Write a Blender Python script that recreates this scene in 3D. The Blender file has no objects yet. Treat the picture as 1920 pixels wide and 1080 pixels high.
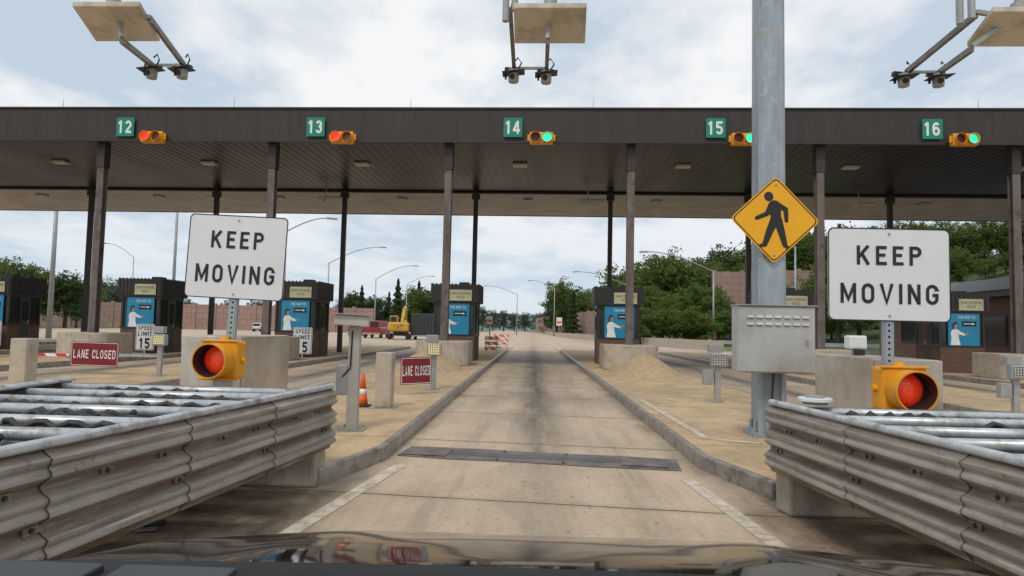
import bpy, math, random
from mathutils import Vector, Matrix, noise
random.seed(7)
sc = bpy.context.scene
C = sc.collection
R = math.radians
F = 1250.0
CAM = Vector((0, 0, 1.4))
# ------------------------------------------------------------ camera
yaw, pitch, roll = R(1.83), math.atan(76 / F), R(1.25)
fw = Vector((-math.sin(yaw) * math.cos(pitch), math.cos(yaw) * math.cos(pitch), math.sin(pitch)))
rt0 = Vector((math.cos(yaw), math.sin(yaw), 0))
up0 = rt0.cross(fw)
rt = rt0 * math.cos(roll) + up0 * math.sin(roll)
up = up0 * math.cos(roll) - rt0 * math.sin(roll)
cd = bpy.data.cameras.new('camera'); cam = bpy.data.objects.new('camera', cd); C.objects.link(cam)
cam.matrix_world = Matrix(((rt.x, up.x, -fw.x, CAM.x), (rt.y, up.y, -fw.y, CAM.y), (rt.z, up.z, -fw.z, CAM.z), (0, 0, 0, 1)))
cd.sensor_width = 36; cd.lens = 36 * F / 1920; cd.clip_start = 0.05; cd.clip_end = 5000
sc.camera = cam

def ray(px, py): return fw * F + rt * (px - 960) + up * (540 - py)
def atY(px, py, Y):
    d = ray(px, py); return CAM + d * (Y / d.y)
def G(px, py, z=0.15):
    d = ray(px, py); return CAM + d * ((z - CAM.z) / d.z)

# ------------------------------------------------------------ helpers
def tag(o, label=None, cat=None, group=None, kind=None):
    if label: o['label'] = label
    if cat: o['category'] = cat
    if group: o['group'] = group
    if kind: o['kind'] = kind
    return o
def empty(name, loc, rz=0, label=None, cat=None, group=None, ry=0):
    o = bpy.data.objects.new(name, None); C.objects.link(o)
    o.location = loc; o.rotation_euler = (0, ry, rz); o.empty_display_size = .1
    return tag(o, label, cat, group)
def copy_tree(o, parent=None):
    c = o.copy(); C.objects.link(c); c.parent = parent
    for ch in list(o.children): copy_tree(ch, c)
    return c

class MB:
    def __init__(s): s.v = []; s.f = []
    def add(s, vs, fs):
        n = len(s.v); s.v += [tuple(v) for v in vs]; s.f += [tuple(i + n for i in f) for f in fs]; return s
    def box(s, x0, x1, y0, y1, z0, z1):
        return s.add([(x0,y0,z0),(x1,y0,z0),(x1,y1,z0),(x0,y1,z0),(x0,y0,z1),(x1,y0,z1),(x1,y1,z1),(x0,y1,z1)],
                     [(3,2,1,0),(4,5,6,7),(0,1,5,4),(1,2,6,5),(2,3,7,6),(3,0,4,7)])
    def bar(s, p0, p1, w, h, upv=(0,0,1)):
        p0 = Vector(p0); p1 = Vector(p1); d = (p1 - p0).normalized(); u = Vector(upv)
        if abs(d.dot(u)) > .98: u = Vector((0,1,0))
        a = d.cross(u).normalized() * (w/2); b = a.cross(d).normalized() * (h/2)
        return s.add([p0-a-b,p0+a-b,p0+a+b,p0-a+b,p1-a-b,p1+a-b,p1+a+b,p1-a+b],
                     [(3,2,1,0),(4,5,6,7),(0,1,5,4),(1,2,6,5),(2,3,7,6),(3,0,4,7)])
    def cyl(s, p0, p1, r0, r1=None, n=16, caps=True):
        r1 = r0 if r1 is None else r1
        p0 = Vector(p0); p1 = Vector(p1); d = (p1 - p0).normalized()
        u = Vector((0,0,1)) if abs(d.z) < .9 else Vector((1,0,0))
        a = d.cross(u).normalized(); b = d.cross(a).normalized()
        vs = []
        for p, r in ((p0,r0),(p1,r1)):
            for k in range(n):
                t = 2*math.pi*k/n; vs.append(p + a*(r*math.cos(t)) + b*(r*math.sin(t)))
        fs = [(k,(k+1)%n,n+(k+1)%n,n+k) for k in range(n)]
        if caps: fs += [tuple(range(n-1,-1,-1)), tuple(range(n,2*n))]
        return s.add(vs, fs)
    def tube(s, pts, r, n=10):
        vs = []; fs = []; pts = [Vector(p) for p in pts]
        for i, p in enumerate(pts):
            d = (pts[min(i+1,len(pts)-1)] - pts[max(i-1,0)]).normalized()
            u = Vector((0,0,1)) if abs(d.z) < .95 else Vector((0,1,0))
            a = d.cross(u).normalized(); b = d.cross(a).normalized()
            for k in range(n):
                t = 2*math.pi*k/n; vs.append(p + a*(r*math.cos(t)) + b*(r*math.sin(t)))
        for i in range(len(pts)-1):
            for k in range(n): fs.append((i*n+k, i*n+(k+1)%n, (i+1)*n+(k+1)%n, (i+1)*n+k))
        fs += [tuple(range(n-1,-1,-1)), tuple(range((len(pts)-1)*n, len(pts)*n))]
        return s.add(vs, fs)
    def prism(s, poly, z0, z1):
        n = len(poly)
        return s.add([(x,y,z0) for x,y in poly]+[(x,y,z1) for x,y in poly],
            [tuple(range(n-1,-1,-1)), tuple(range(n,2*n))]+[(k,(k+1)%n,n+(k+1)%n,n+k) for k in range(n)])
    def xz(s, poly, y0, y1):
        n = len(poly)
        return s.add([(x,y0,z) for x,z in poly]+[(x,y1,z) for x,z in poly],
            [tuple(range(n)), tuple(range(2*n-1,n-1,-1))]+[((k+1)%n,k,n+k,n+(k+1)%n) for k in range(n)])
    def ring(s, o, i, z0, z1):
        n = len(o)
        vs = [(x,y,z0) for x,y in o]+[(x,y,z1) for x,y in o]+[(x,y,z1) for x,y in i]+[(x,y,z0) for x,y in i]
        fs = []
        for k in range(n):
            j = (k+1)%n
            fs += [(k,j,n+j,n+k),(n+k,n+j,2*n+j,2*n+k),(2*n+k,2*n+j,3*n+j,3*n+k)]
        return s.add(vs, fs)
    def tubering(s, c, r0, r1, y0, y1, n=28):
        vs = []
        for r, y in ((r1,y0),(r1,y1),(r0,y1),(r0,y0)):
            for k in range(n):
                t = 2*math.pi*k/n; vs.append((c[0]+r*math.cos(t), y, c[1]+r*math.sin(t)))
        fs = []
        for q in range(4):
            for k in range(n):
                j = (k+1)%n; q2 = (q+1)%4
                fs.append((q*n+k,q*n+j,q2*n+j,q2*n+k))
        return s.add(vs, fs)
    def build(s, name, m, parent=None, smooth=False, bevel=0, world=False):
        vs = s.v
        if world and parent is not None:
            l = parent.location; vs = [(x-l.x, y-l.y, z-l.z) for x,y,z in vs]
        me = bpy.data.meshes.new(name); me.from_pydata(vs, [], s.f); me.update()
        me.materials.append(m)
        if smooth:
            for p in me.polygons: p.use_smooth = True
        o = bpy.data.objects.new(name, me); C.objects.link(o); o.parent = parent
        if bevel:
            b = o.modifiers.new('bevel', 'BEVEL'); b.width = bevel; b.segments = 2; b.limit_method = 'ANGLE'
        return o
def rrect(w, h, r, n=5, cx=0, cz=0):
    pts = []
    for (sx, sz, a0) in ((1,1,0),(-1,1,90),(-1,-1,180),(1,-1,270)):
        for k in range(n+1):
            a = R(a0 + 90*k/n); pts.append((cx+sx*(w/2-r)+r*math.cos(a), cz+sz*(h/2-r)+r*math.sin(a)))
    return pts[::-1]

# ------------------------------------------------------------ materials
def newmat(name):
    m = bpy.data.materials.new(name); m.use_nodes = True
    return m, m.node_tree.nodes, m.node_tree.links, m.node_tree.nodes['Principled BSDF']
def mixc(N, L, fac, a, b, mode='MIX'):
    n = N.new('ShaderNodeMix'); n.data_type = 'RGBA'; n.blend_type = mode
    for sock, v in ((n.inputs[0], fac), (n.inputs[6], a), (n.inputs[7], b)):
        if isinstance(v, (int, float)): sock.default_value = v
        elif isinstance(v, tuple): sock.default_value = (*v, 1) if len(v) == 3 else v
        else: L.new(v, sock)
    return n.outputs[2]
def mrange(N, L, v, a, b, c=0, d=1):
    n = N.new('ShaderNodeMapRange'); L.new(v, n.inputs[0])
    n.inputs[1].default_value = a; n.inputs[2].default_value = b; n.inputs[3].default_value = c; n.inputs[4].default_value = d
    return n.outputs[0]
def math_(N, L, op, a, b=None):
    n = N.new('ShaderNodeMath'); n.operation = op
    for k, v in enumerate((a, b)):
        if v is None: continue
        if isinstance(v, (int, float)): n.inputs[k].default_value = v
        else: L.new(v, n.inputs[k])
    return n.outputs[0]
def nz(N, L, co, scale, detail=6, stretch=None, rough=.6):
    if stretch:
        mp = N.new('ShaderNodeMapping'); mp.inputs['Scale'].default_value = stretch; L.new(co, mp.inputs[0]); co = mp.outputs[0]
    n = N.new('ShaderNodeTexNoise'); n.inputs['Scale'].default_value = scale; n.inputs['Detail'].default_value = detail
    n.inputs['Roughness'].default_value = rough
    L.new(co, n.inputs['Vector']); return n.outputs[0]
def mat(name, c1, c2=None, scale=4, rough=.6, metal=0, bump=0, stretch=None, dirt=None, dscale=1.5, dlo=.5, dhi=.7, dstretch=None, emit=None, estr=1, coat=0, rvar=0, bfine=6, spec=.5):
    m, N, L, P = newmat(name)
    co = N.new('ShaderNodeTexCoord').outputs['Object']
    P.inputs['Roughness'].default_value = rough; P.inputs['Metallic'].default_value = metal; P.inputs['Specular IOR Level'].default_value = spec
    if coat: P.inputs['Coat Weight'].default_value = coat; P.inputs['Coat Roughness'].default_value = .08
    c2 = c2 or tuple(min(1, x*.82) for x in c1)
    f = nz(N, L, co, scale, 7, stretch)
    col = mixc(N, L, mrange(N, L, f, .35, .65), c1, c2)
    if dirt:
        g = nz(N, L, co, dscale, 8, dstretch, .7)
        col = mixc(N, L, mrange(N, L, g, dlo, dhi), col, dirt)
    L.new(col, P.inputs['Base Color'])
    if rvar: L.new(mrange(N, L, f, .3, .7, rough-rvar, rough+rvar), P.inputs['Roughness'])
    if emit:
        P.inputs['Emission Color'].default_value = (*emit, 1); P.inputs['Emission Strength'].default_value = estr
    if bump:
        b = N.new('ShaderNodeBump'); b.inputs['Strength'].default_value = bump; b.inputs['Distance'].default_value = .02
        L.new(nz(N, L, co, scale*bfine, 5, stretch), b.inputs['Height']); L.new(b.outputs[0], P.inputs['Normal'])
    return m

def road_mat():
    m, N, L, P = newmat('plaza_concrete')
    pos = N.new('ShaderNodeNewGeometry').outputs['Position']
    sx = N.new('ShaderNodeSeparateXYZ'); L.new(pos, sx.inputs[0]); X, Y = sx.outputs[0], sx.outputs[1]
    big = nz(N, L, pos, .35, 6); fine = nz(N, L, pos, 22, 8); mid = nz(N, L, pos, 1.6, 8, (1, .4, 1), .7)
    lng = nz(N, L, pos, 3.0, 6, (2.2, .12, 1), .65)
    col = mixc(N, L, mrange(N, L, big, .35, .65), (.60,.475,.345), (.51,.40,.285))
    col = mixc(N, L, mrange(N, L, mid, .45, .8), col, (.37,.285,.205))
    col = mixc(N, L, mrange(N, L, lng, .50, .78, 0, .55), col, (.31,.245,.18))
    col = mixc(N, L, mrange(N, L, fine, .45, .8, 0, .55), col, (.28,.225,.17))
    lane = math_(N, L, 'PINGPONG', math_(N, L, 'SUBTRACT', X, .10), 3.075)
    wob = nz(N, L, pos, .5, 5, (1,.35,1)); blot = nz(N, L, pos, 1.7, 9, (2.2,.22,1), .7)
    oil_shade = math_(N, L, 'MULTIPLY', mrange(N, L, math_(N, L, 'ADD', lane, math_(N, L, 'MULTIPLY', math_(N, L, 'SUBTRACT', wob, .5), .25)), .46, .0), mrange(N, L, blot, .22, .60))
    yf = mrange(N, L, Y, 6.3, 9.5, .38, 1)
    yg = mrange(N, L, Y, 60, 30, .15, 1)
    oil_shade = math_(N, L, 'MULTIPLY', math_(N, L, 'MULTIPLY', oil_shade, yf), math_(N, L, 'MULTIPLY', yg, .95))
    br = math_(N, L, 'MULTIPLY', mrange(N, L, lane, 1.35, .15, 0, .6), math_(N, L, 'MULTIPLY', mrange(N, L, Y, 8, 17, .15, 1), yg))
    col = mixc(N, L, math_(N, L, 'MULTIPLY', br, mrange(N, L, mid, .15, .6)), col, (.17,.14,.115))
    col = mixc(N, L, oil_shade, col, (.07,.062,.056))  # oil streak, with shadow along the lane centre painted into it
    wp = mrange(N, L, math_(N, L, 'ABSOLUTE', math_(N, L, 'SUBTRACT', lane, .86)), .26, .0, 0, .4)
    col = mixc(N, L, math_(N, L, 'MULTIPLY', math_(N, L, 'MULTIPLY', wp, yg), mrange(N, L, lng, .35, .65)), col, (.22,.175,.135))
    kg = math_(N, L, 'MULTIPLY', mrange(N, L, lane, 1.38, 1.62, 0, .65), mrange(N, L, mid, .3, .6))
    col = mixc(N, L, math_(N, L, 'MULTIPLY', kg, mrange(N, L, Y, 60, 40)), col, (.13,.10,.075))
    spn = nz(N, L, pos, 7.5, 5, (1.6,1,1), .55)
    col = mixc(N, L, math_(N, L, 'MULTIPLY', mrange(N, L, spn, .62, .69), mrange(N, L, lane, 1.5, .2, .1, .6)), col, (.12,.095,.075))
    jy = math_(N, L, 'PINGPONG', math_(N, L, 'ADD', math_(N, L, 'ADD', Y, math_(N, L, 'MULTIPLY', X, .1)), math_(N, L, 'MULTIPLY', nz(N, L, pos, 3, 5), .035)), 1.375)
    j = mrange(N, L, jy, .017, .006)
    jb = mrange(N, L, jy, .12, .0, 0, .35)
    col = mixc(N, L, jb, col, (.25,.195,.145)); col = mixc(N, L, math_(N, L, 'MULTIPLY', j, mrange(N, L, mid, .25, .5, .65, 1)), col, (.035,.03,.026))
    gm = math_(N, L, 'MULTIPLY', mrange(N, L, lane, 1.5, 1.9), mrange(N, L, Y, 6.3, 5.6))
    gm = math_(N, L, 'MULTIPLY', gm, mrange(N, L, nz(N, L, pos, 3.5, 8, None, .75), .33, .62, .1, .95))
    col = mixc(N, L, gm, col, (.12,.08,.048))
    L.new(col, P.inputs['Base Color']); P.inputs['Roughness'].default_value = .75
    b = N.new('ShaderNodeBump'); b.inputs['Strength'].default_value = .25; b.inputs['Distance'].default_value = .01
    L.new(fine, b.inputs['Height']); L.new(b.outputs[0], P.inputs['Normal'])
    return m
def island_mat():
    m, N, L, P = newmat('island_concrete')
    pos = N.new('ShaderNodeNewGeometry').outputs['Position']
    sx = N.new('ShaderNodeSeparateXYZ'); L.new(pos, sx.inputs[0])
    big = nz(N, L, pos, .6, 6); mid = nz(N, L, pos, 2.6, 8, (1,.6,1), .7); fine = nz(N, L, pos, 45, 6)
    col = mixc(N, L, mrange(N, L, big, .35, .65), (.58,.425,.255), (.47,.34,.19))
    col = mixc(N, L, mrange(N, L, mid, .44, .74), col, (.31,.23,.145))
    col = mixc(N, L, mrange(N, L, fine, .5, .8, 0, .35), col, (.28,.21,.14))
    sp = nz(N, L, pos, 8, 5)
    col = mixc(N, L, mrange(N, L, sp, .63, .70, 0, .6), col, (.17,.125,.08))
    jy = math_(N, L, 'PINGPONG', math_(N, L, 'ADD', sx.outputs[1], math_(N, L, 'MULTIPLY', nz(N, L, pos, 3, 4), .03)), 1.9)
    col = mixc(N, L, mrange(N, L, jy, .016, .006, 0, .8), col, (.10,.08,.055))
    L.new(col, P.inputs['Base Color']); P.inputs['Roughness'].default_value = .85
    b = N.new('ShaderNodeBump'); b.inputs['Strength'].default_value = .12; b.inputs['Distance'].default_value = .006
    L.new(fine, b.inputs['Height']); L.new(b.outputs[0], P.inputs['Normal'])
    return m
def brick_mat(name, c1, c2, mortar, sc_=1, bw=.22, bh=.075, ms=.008):
    m, N, L, P = newmat(name)
    co = N.new('ShaderNodeTexCoord').outputs['Object']
    s = N.new('ShaderNodeSeparateXYZ'); L.new(co, s.inputs[0])
    cb = N.new('ShaderNodeCombineXYZ'); L.new(math_(N, L, 'ADD', s.outputs[0], s.outputs[1]), cb.inputs[0]); L.new(s.outputs[2], cb.inputs[1])
    b = N.new('ShaderNodeTexBrick'); L.new(cb.outputs[0], b.inputs['Vector'])
    b.inputs['Color1'].default_value = (*c1, 1); b.inputs['Color2'].default_value = (*c2, 1); b.inputs['Mortar'].default_value = (*mortar, 1)
    b.inputs['Scale'].default_value = sc_; b.inputs['Brick Width'].default_value = bw; b.inputs['Row Height'].default_value = bh; b.inputs['Mortar Size'].default_value = ms
    col = mixc(N, L, mrange(N, L, nz(N, L, co, 1.5), .3, .7, 0, .4), b.outputs[0], tuple(x*.6 for x in c1))
    L.new(col, P.inputs['Base Color']); P.inputs['Roughness'].default_value = .85
    return m
def leaf_mat(name, a, b, c):
    m, N, L, P = newmat(name)
    co = N.new('ShaderNodeTexCoord').outputs['Object']
    oi = N.new('ShaderNodeObjectInfo').outputs['Random']
    col = mixc(N, L, mrange(N, L, nz(N, L, co, .55, 4), .35, .65), a, b)
    col = mixc(N, L, mrange(N, L, nz(N, L, co, 3, 4), .45, .65), col, c)
    col = mixc(N, L, math_(N, L, 'MULTIPLY', oi, .5), col, (a[0]*1.25, a[1]*.8, a[2]*.8))
    L.new(col, P.inputs['Base Color']); P.inputs['Roughness'].default_value = .6
    P.inputs['Specular IOR Level'].default_value = .2
    tr = N.new('ShaderNodeBsdfTranslucent'); L.new(col, tr.inputs[0]); mx = N.new('ShaderNodeMixShader'); mx.inputs[0].default_value = .42
    L.new(P.outputs[0], mx.inputs[1]); L.new(tr.outputs[0], mx.inputs[2]); L.new(mx.outputs[0], N['Material Output'].inputs[0])
    return m
def stripe_mat(name, a, b, period):
    m, N, L, P = newmat(name)
    co = N.new('ShaderNodeTexCoord').outputs['Object']
    s = N.new('ShaderNodeSeparateXYZ'); L.new(co, s.inputs[0])
    t = math_(N, L, 'PINGPONG', math_(N, L, 'ADD', s.outputs[0], s.outputs[2]), period)
    L.new(mixc(N, L, math_(N, L, 'GREATER_THAN', t, period/2), a, b), P.inputs['Base Color']); P.inputs['Roughness'].default_value = .4
    return m
def perf_mat():
    m, N, L, P = newmat('perforated_steel')
    co = N.new('ShaderNodeTexCoord').outputs['Object']
    s = N.new('ShaderNodeSeparateXYZ'); L.new(co, s.inputs[0])
    t = math_(N, L, 'PINGPONG', s.outputs[2], .026)
    d = math_(N, L, 'ADD', math_(N, L, 'MULTIPLY', t, t), math_(N, L, 'MULTIPLY', s.outputs[0], s.outputs[0]))
    L.new(mixc(N, L, math_(N, L, 'LESS_THAN', d, .0115**2), (.36,.40,.44), (.02,.02,.02)), P.inputs['Base Color']); P.inputs['Roughness'].default_value = .5; P.inputs['Metallic'].default_value = .4
    return m
def rail_mat():
    m, N, L, P = newmat('rail_steel_weathered')
    pos = N.new('ShaderNodeNewGeometry').outputs['Position']
    s = N.new('ShaderNodeSeparateXYZ'); L.new(pos, s.inputs[0])
    n1 = nz(N, L, pos, 5, 6, (1,.5,1.5)); n2 = nz(N, L, pos, 5, 8, (1,.30,2.6), .72); n3 = nz(N, L, pos, 26, 5); n4 = nz(N, L, pos, 9, 6, (1,.12,6), .7)
    col = mixc(N, L, mrange(N, L, n1, .35, .65), (.46,.435,.40), (.33,.305,.275))
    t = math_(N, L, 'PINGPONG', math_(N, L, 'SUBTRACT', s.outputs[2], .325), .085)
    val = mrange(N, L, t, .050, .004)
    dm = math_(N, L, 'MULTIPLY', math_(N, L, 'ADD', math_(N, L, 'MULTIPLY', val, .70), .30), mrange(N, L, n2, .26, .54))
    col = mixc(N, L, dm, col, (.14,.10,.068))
    col = mixc(N, L, mrange(N, L, n4, .56, .68, 0, .7), col, (.12,.095,.075))
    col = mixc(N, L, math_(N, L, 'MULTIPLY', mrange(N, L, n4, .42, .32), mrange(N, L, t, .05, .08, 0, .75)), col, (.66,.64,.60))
    col = mixc(N, L, math_(N, L, 'MULTIPLY', mrange(N, L, n3, .56, .70), mrange(N, L, n1, .42, .66, 0, .85)), col, (.13,.075,.045))
    L.new(col, P.inputs['Base Color']); P.inputs['Metallic'].default_value = .3
    L.new(mrange(N, L, n2, .3, .7, .38, .65), P.inputs['Roughness'])
    b = N.new('ShaderNodeBump'); b.inputs['Strength'].default_value = .22; b.inputs['Distance'].default_value = .01
    L.new(n2, b.inputs['Height']); L.new(b.outputs[0], P.inputs['Normal'])
    return m
def lens_mat(name, col, e, s=1, vs=55, pat=.7):
    m, N, L, P = newmat(name)
    co = N.new('ShaderNodeTexCoord').outputs['Object']
    v = N.new('ShaderNodeTexVoronoi'); v.inputs['Scale'].default_value = vs; L.new(co, v.inputs['Vector'])
    g = nz(N, L, co, 7, 2)
    P.inputs['Base Color'].default_value = (*col, 1); P.inputs['Roughness'].default_value = .2
    if s:
        c = mixc(N, L, mrange(N, L, g, .3, .7), e[0], e[1])
        c = mixc(N, L, mrange(N, L, v.outputs[0], .2, .7, 0, pat), c, tuple(x*.25 for x in e[0]))
        L.new(c, P.inputs['Emission Color']); P.inputs['Emission Strength'].default_value = s
    b = N.new('ShaderNodeBump'); b.inputs['Strength'].default_value = .5; b.inputs['Distance'].default_value = .01
    L.new(v.outputs[0], b.inputs['Height']); L.new(b.outputs[0], P.inputs['Normal'])
    return m
def beacon_lens():
    m, N, L, P = newmat('beacon_lens_red')
    co = N.new('ShaderNodeTexCoord').outputs['Object']
    s = N.new('ShaderNodeSeparateXYZ'); L.new(co, s.inputs[0])
    z = math_(N, L, 'SUBTRACT', s.outputs[2], .2)
    r = math_(N, L, 'SQRT', math_(N, L, 'ADD', math_(N, L, 'MULTIPLY', z, z), math_(N, L, 'MULTIPLY', s.outputs[0], s.outputs[0])))
    v = N.new('ShaderNodeTexVoronoi'); v.inputs['Scale'].default_value = 75; L.new(co, v.inputs['Vector'])
    c = mixc(N, L, mrange(N, L, r, .03, .135), (.80,.060,.010), (.22,.005,.002))
    c = mixc(N, L, mrange(N, L, nz(N, L, co, 8, 3), .4, .7, 0, .6), c, (.30,.008,.004))
    c = mixc(N, L, mrange(N, L, v.outputs[0], .3, .8, 0, .4), c, (.12,.004,.002))
    P.inputs['Base Color'].default_value = (.25,.012,.006,1); P.inputs['Roughness'].default_value = .15
    L.new(c, P.inputs['Emission Color']); P.inputs['Emission Strength'].default_value = .8
    b = N.new('ShaderNodeBump'); b.inputs['Strength'].default_value = .3; b.inputs['Distance'].default_value = .005
    L.new(v.outputs[0], b.inputs['Height']); L.new(b.outputs[0], P.inputs['Normal'])
    return m

m_road = road_mat()
m_island = island_mat()
m_gravel = mat('gravel_tan', (.52,.385,.23), (.42,.305,.18), 9, .9, bump=.5, dirt=(.33,.24,.15), dscale=5, dlo=.48, dhi=.7)
m_kerb = mat('kerb_steel', (.38,.36,.335), (.28,.26,.24), 3, .38, .45, dirt=(.17,.14,.11), dscale=6, dlo=.50, dhi=.68)
m_galv = mat('galvanised_steel', (.50,.53,.56), (.36,.40,.44), 6, .42, .55, bump=.05, stretch=(2,2,.6), dirt=(.30,.29,.27), dscale=3, dlo=.58, dhi=.8)
m_galvpole = mat('galvanised_pole', (.37,.43,.48), (.27,.32,.36), 5, .5, .4, bump=.05, stretch=(2,2,.35), dirt=(.50,.53,.55), dscale=9, dlo=.55, dhi=.75)
m_rail = rail_mat()
m_pipe = mat('pipe_zinc', (.62,.65,.67), (.42,.46,.49), 7, .38, .35, dirt=(.20,.17,.14), dscale=6, dlo=.50, dhi=.70)
m_conc = mat('precast_concrete', (.48,.43,.35), (.38,.33,.27), 3, .85, bump=.3, dirt=(.20,.165,.13), dscale=2.5, dlo=.46, dhi=.72, dstretch=(1,1,.4))
m_concl = mat('pale_concrete', (.50,.44,.35), (.40,.34,.27), 4, .85, bump=.4, dirt=(.24,.2,.15), dscale=5, dlo=.55, dhi=.75)
m_stain = mat('stainless_sheet', (.70,.67,.62), (.58,.53,.47), 2, .32, .65, stretch=(1,1,.25), dirt=(.42,.34,.24), dscale=2, dlo=.48, dhi=.78)
m_fascia = mat('fascia_brown', (.050,.044,.043), (.042,.037,.036), 1.3, .55, 0, stretch=(2.5,1,.3), spec=.3)
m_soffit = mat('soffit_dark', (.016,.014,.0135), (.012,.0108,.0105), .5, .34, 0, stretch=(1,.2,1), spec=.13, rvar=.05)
m_soffit2 = mat('soffit_bounce_lit', (.52,.475,.43), (.43,.39,.355), .6, .5, 0, dirt=(.29,.255,.23), dscale=.8, dlo=.45, dhi=.75, spec=.3)  # light reflected up from the ground is put into this paler colour
m_trim = mat('trim_dark', (.03,.026,.026), rough=.5)
m_col = mat('column_weathered_brown', (.17,.145,.135), (.115,.09,.08), 2, .6, .1, stretch=(3,3,.5), dirt=(.07,.04,.032), dscale=2.5, dlo=.5, dhi=.7)
m_coldk = mat('column_dark', (.03,.027,.027), (.045,.03,.027), 2, .55)
m_brick = brick_mat('booth_brick', (.16,.075,.05), (.10,.05,.035), (.16,.13,.11))
m_wallb = brick_mat('noise_wall_pink', (.38,.25,.215), (.32,.21,.185), (.22,.15,.13), 1, 1.6, 1.0, .05)
m_black = mat('black_paint', (.012,.012,.013), (.02,.02,.021), 3, .4)
m_bronze = mat('booth_bronze', (.022,.020,.018), (.032,.028,.024), 3, .4)
m_glass = mat('booth_dark_glass', (.018,.022,.024), (.03,.035,.035), 1.5, .08)
m_white = mat('sign_white', (.74,.75,.76), (.70,.71,.72), 3, .35)
m_whitep = mat('road_paint_white', (.66,.60,.51), (.54,.47,.37), 7, .7, dirt=(.42,.33,.24), dscale=9, dlo=.46, dhi=.60)
m_ink = mat('sign_black', (.012,.012,.014), rough=.4)
m_green = mat('sign_green', (.0,.22,.155), (.0,.20,.14), 3, .4)
m_inkw = mat('letter_white', (.82,.84,.84), rough=.4)
m_maroon = mat('sign_maroon', (.22,.012,.020), (.18,.010,.016), 3, .4)
m_yel = mat('signal_yellow', (.80,.36,.012), (.68,.28,.01), 5, .4, dirt=(.35,.16,.03), dscale=5, dlo=.6, dhi=.8)
m_ysign = mat('warning_yellow', (.85,.42,.0), (.80,.38,.0), 3, .4)
m_rub = mat('black_rubber', (.018,.018,.019), (.035,.035,.036), 6, .55, bump=.3)
m_rust = mat('treadle_steel', (.19,.165,.165), (.11,.095,.10), 4, .5, .3, bump=.25, dirt=(.28,.21,.155), dscale=3.5, dlo=.46, dhi=.64)
m_gray = mat('equipment_grey', (.38,.385,.38), (.30,.305,.30), 5, .45, .2)
m_beige = mat('antenna_beige', (.62,.55,.43), (.54,.47,.36), 3, .5, dirt=(.36,.31,.23), dscale=3)
m_or = mat('cone_orange', (.85,.13,.015), rough=.5)
m_cream = mat('notice_cream', (.55,.53,.34), rough=.5)
m_blue = mat('poster_blue', (.012,.21,.40), (.015,.25,.44), 2, .35)
m_skin = mat('poster_skin', (.45,.25,.17), rough=.5)
m_hair = mat('poster_hair', (.03,.018,.012), rough=.5)
m_bark = mat('bark', (.10,.075,.055), (.06,.045,.035), 4, .9)
m_leaf = leaf_mat('foliage_mid', (.095,.155,.036), (.13,.205,.048), (.175,.25,.07))
m_leafd = leaf_mat('foliage_dark', (.05,.10,.038), (.068,.125,.045), (.10,.16,.055))
m_leaff = leaf_mat('foliage_haze', (.09,.14,.09), (.11,.165,.10), (.13,.18,.115))  # distance haze mixed into the leaf colour
m_grass = mat('grass', (.12,.17,.05), (.09,.13,.04), .6, .9, dirt=(.20,.18,.08), dscale=.2)
m_hill = mat('forest_floor', (.04,.07,.022), (.06,.095,.03), .25, .95)
m_farhill = mat('far_forest_haze', (.16,.23,.24), (.12,.18,.18), .08, .95)  # bluish aerial haze painted into the forest colour
m_roofg = mat('roof_grey', (.14,.145,.155), rough=.6)
m_litwarm = mat('lamp_grid_lit', (.6,.55,.3), rough=.3, emit=(1,.85,.42), estr=.35)
m_litoff = mat('lamp_grid', (.55,.55,.5), rough=.3)
m_dark = mat('dark_box', (.03,.04,.045), rough=.5)
m_stripe = stripe_mat('barricade_stripes', (.85,.16,.02), (.8,.8,.78), .2)
m_rstripe = stripe_mat('gate_stripes', (.6,.03,.03), (.8,.8,.78), .35)
m_ceil = mat('fixture_white', (.55,.52,.46), rough=.4)
m_redlit = lens_mat('lens_red_lit', (.5,.02,.01), ((1,.03,.015),(1,.06,.03)), 1.3, 55, .3)
m_amblit = beacon_lens()
m_grnlit = lens_mat('lens_green_lit', (.0,.4,.3), ((.02,1,.52),(.06,1,.62)), 1.1, 55, .3)
m_lensoff = lens_mat('lens_dark_red', (.06,.012,.01), None, 0)
m_lensoffg = lens_mat('lens_dark_amber', (.16,.055,.015), None, 0)
m_lampgal = mat('street_lamp_metal', (.34,.37,.38), rough=.5, metal=.3)
m_perf = perf_mat()
m_arm = mat('arm_grey',(.24,.22,.20),(.16,.145,.13),6,.5,.4)
m_cabd = mat('cabinet_door',(.54,.55,.54),(.46,.465,.45),2.5,.36,.35,stretch=(1,1,.5),dirt=(.36,.35,.32),dscale=2.5,dlo=.5,dhi=.8)

# ------------------------------------------------------------ text
def text(s, w, h, m, parent, cx, y, cz, name='lettering', bold=0.0, spacing=1.08, line=1.0, align='CENTER'):
    cu = bpy.data.curves.new('t', 'FONT'); cu.body = s; cu.space_character = spacing; cu.space_line = line
    cu.align_x = align; cu.extrude = .01; cu.resolution_u = 4
    o = bpy.data.objects.new('t', cu); C.objects.link(o)
    dg = bpy.context.evaluated_depsgraph_get(); me = bpy.data.meshes.new_from_object(o.evaluated_get(dg))
    bpy.data.objects.remove(o)
    xs = [v.co.x for v in me.vertices]; ys = [v.co.y for v in me.vertices]
    x0, x1, y0, y1 = min(xs), max(xs), min(ys), max(ys)
    base = []
    for v in me.vertices:
        x, yy, z = v.co
        base.append((cx + ((x-x0)/(x1-x0)-.5)*w, y - z*.15, cz + ((yy-y0)/(y1-y0)-.5)*h))
    polys = [tuple(p.vertices) for p in me.polygons]
    b = MB(); b.add(base, polys)
    return b.build(name, m, parent)

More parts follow.
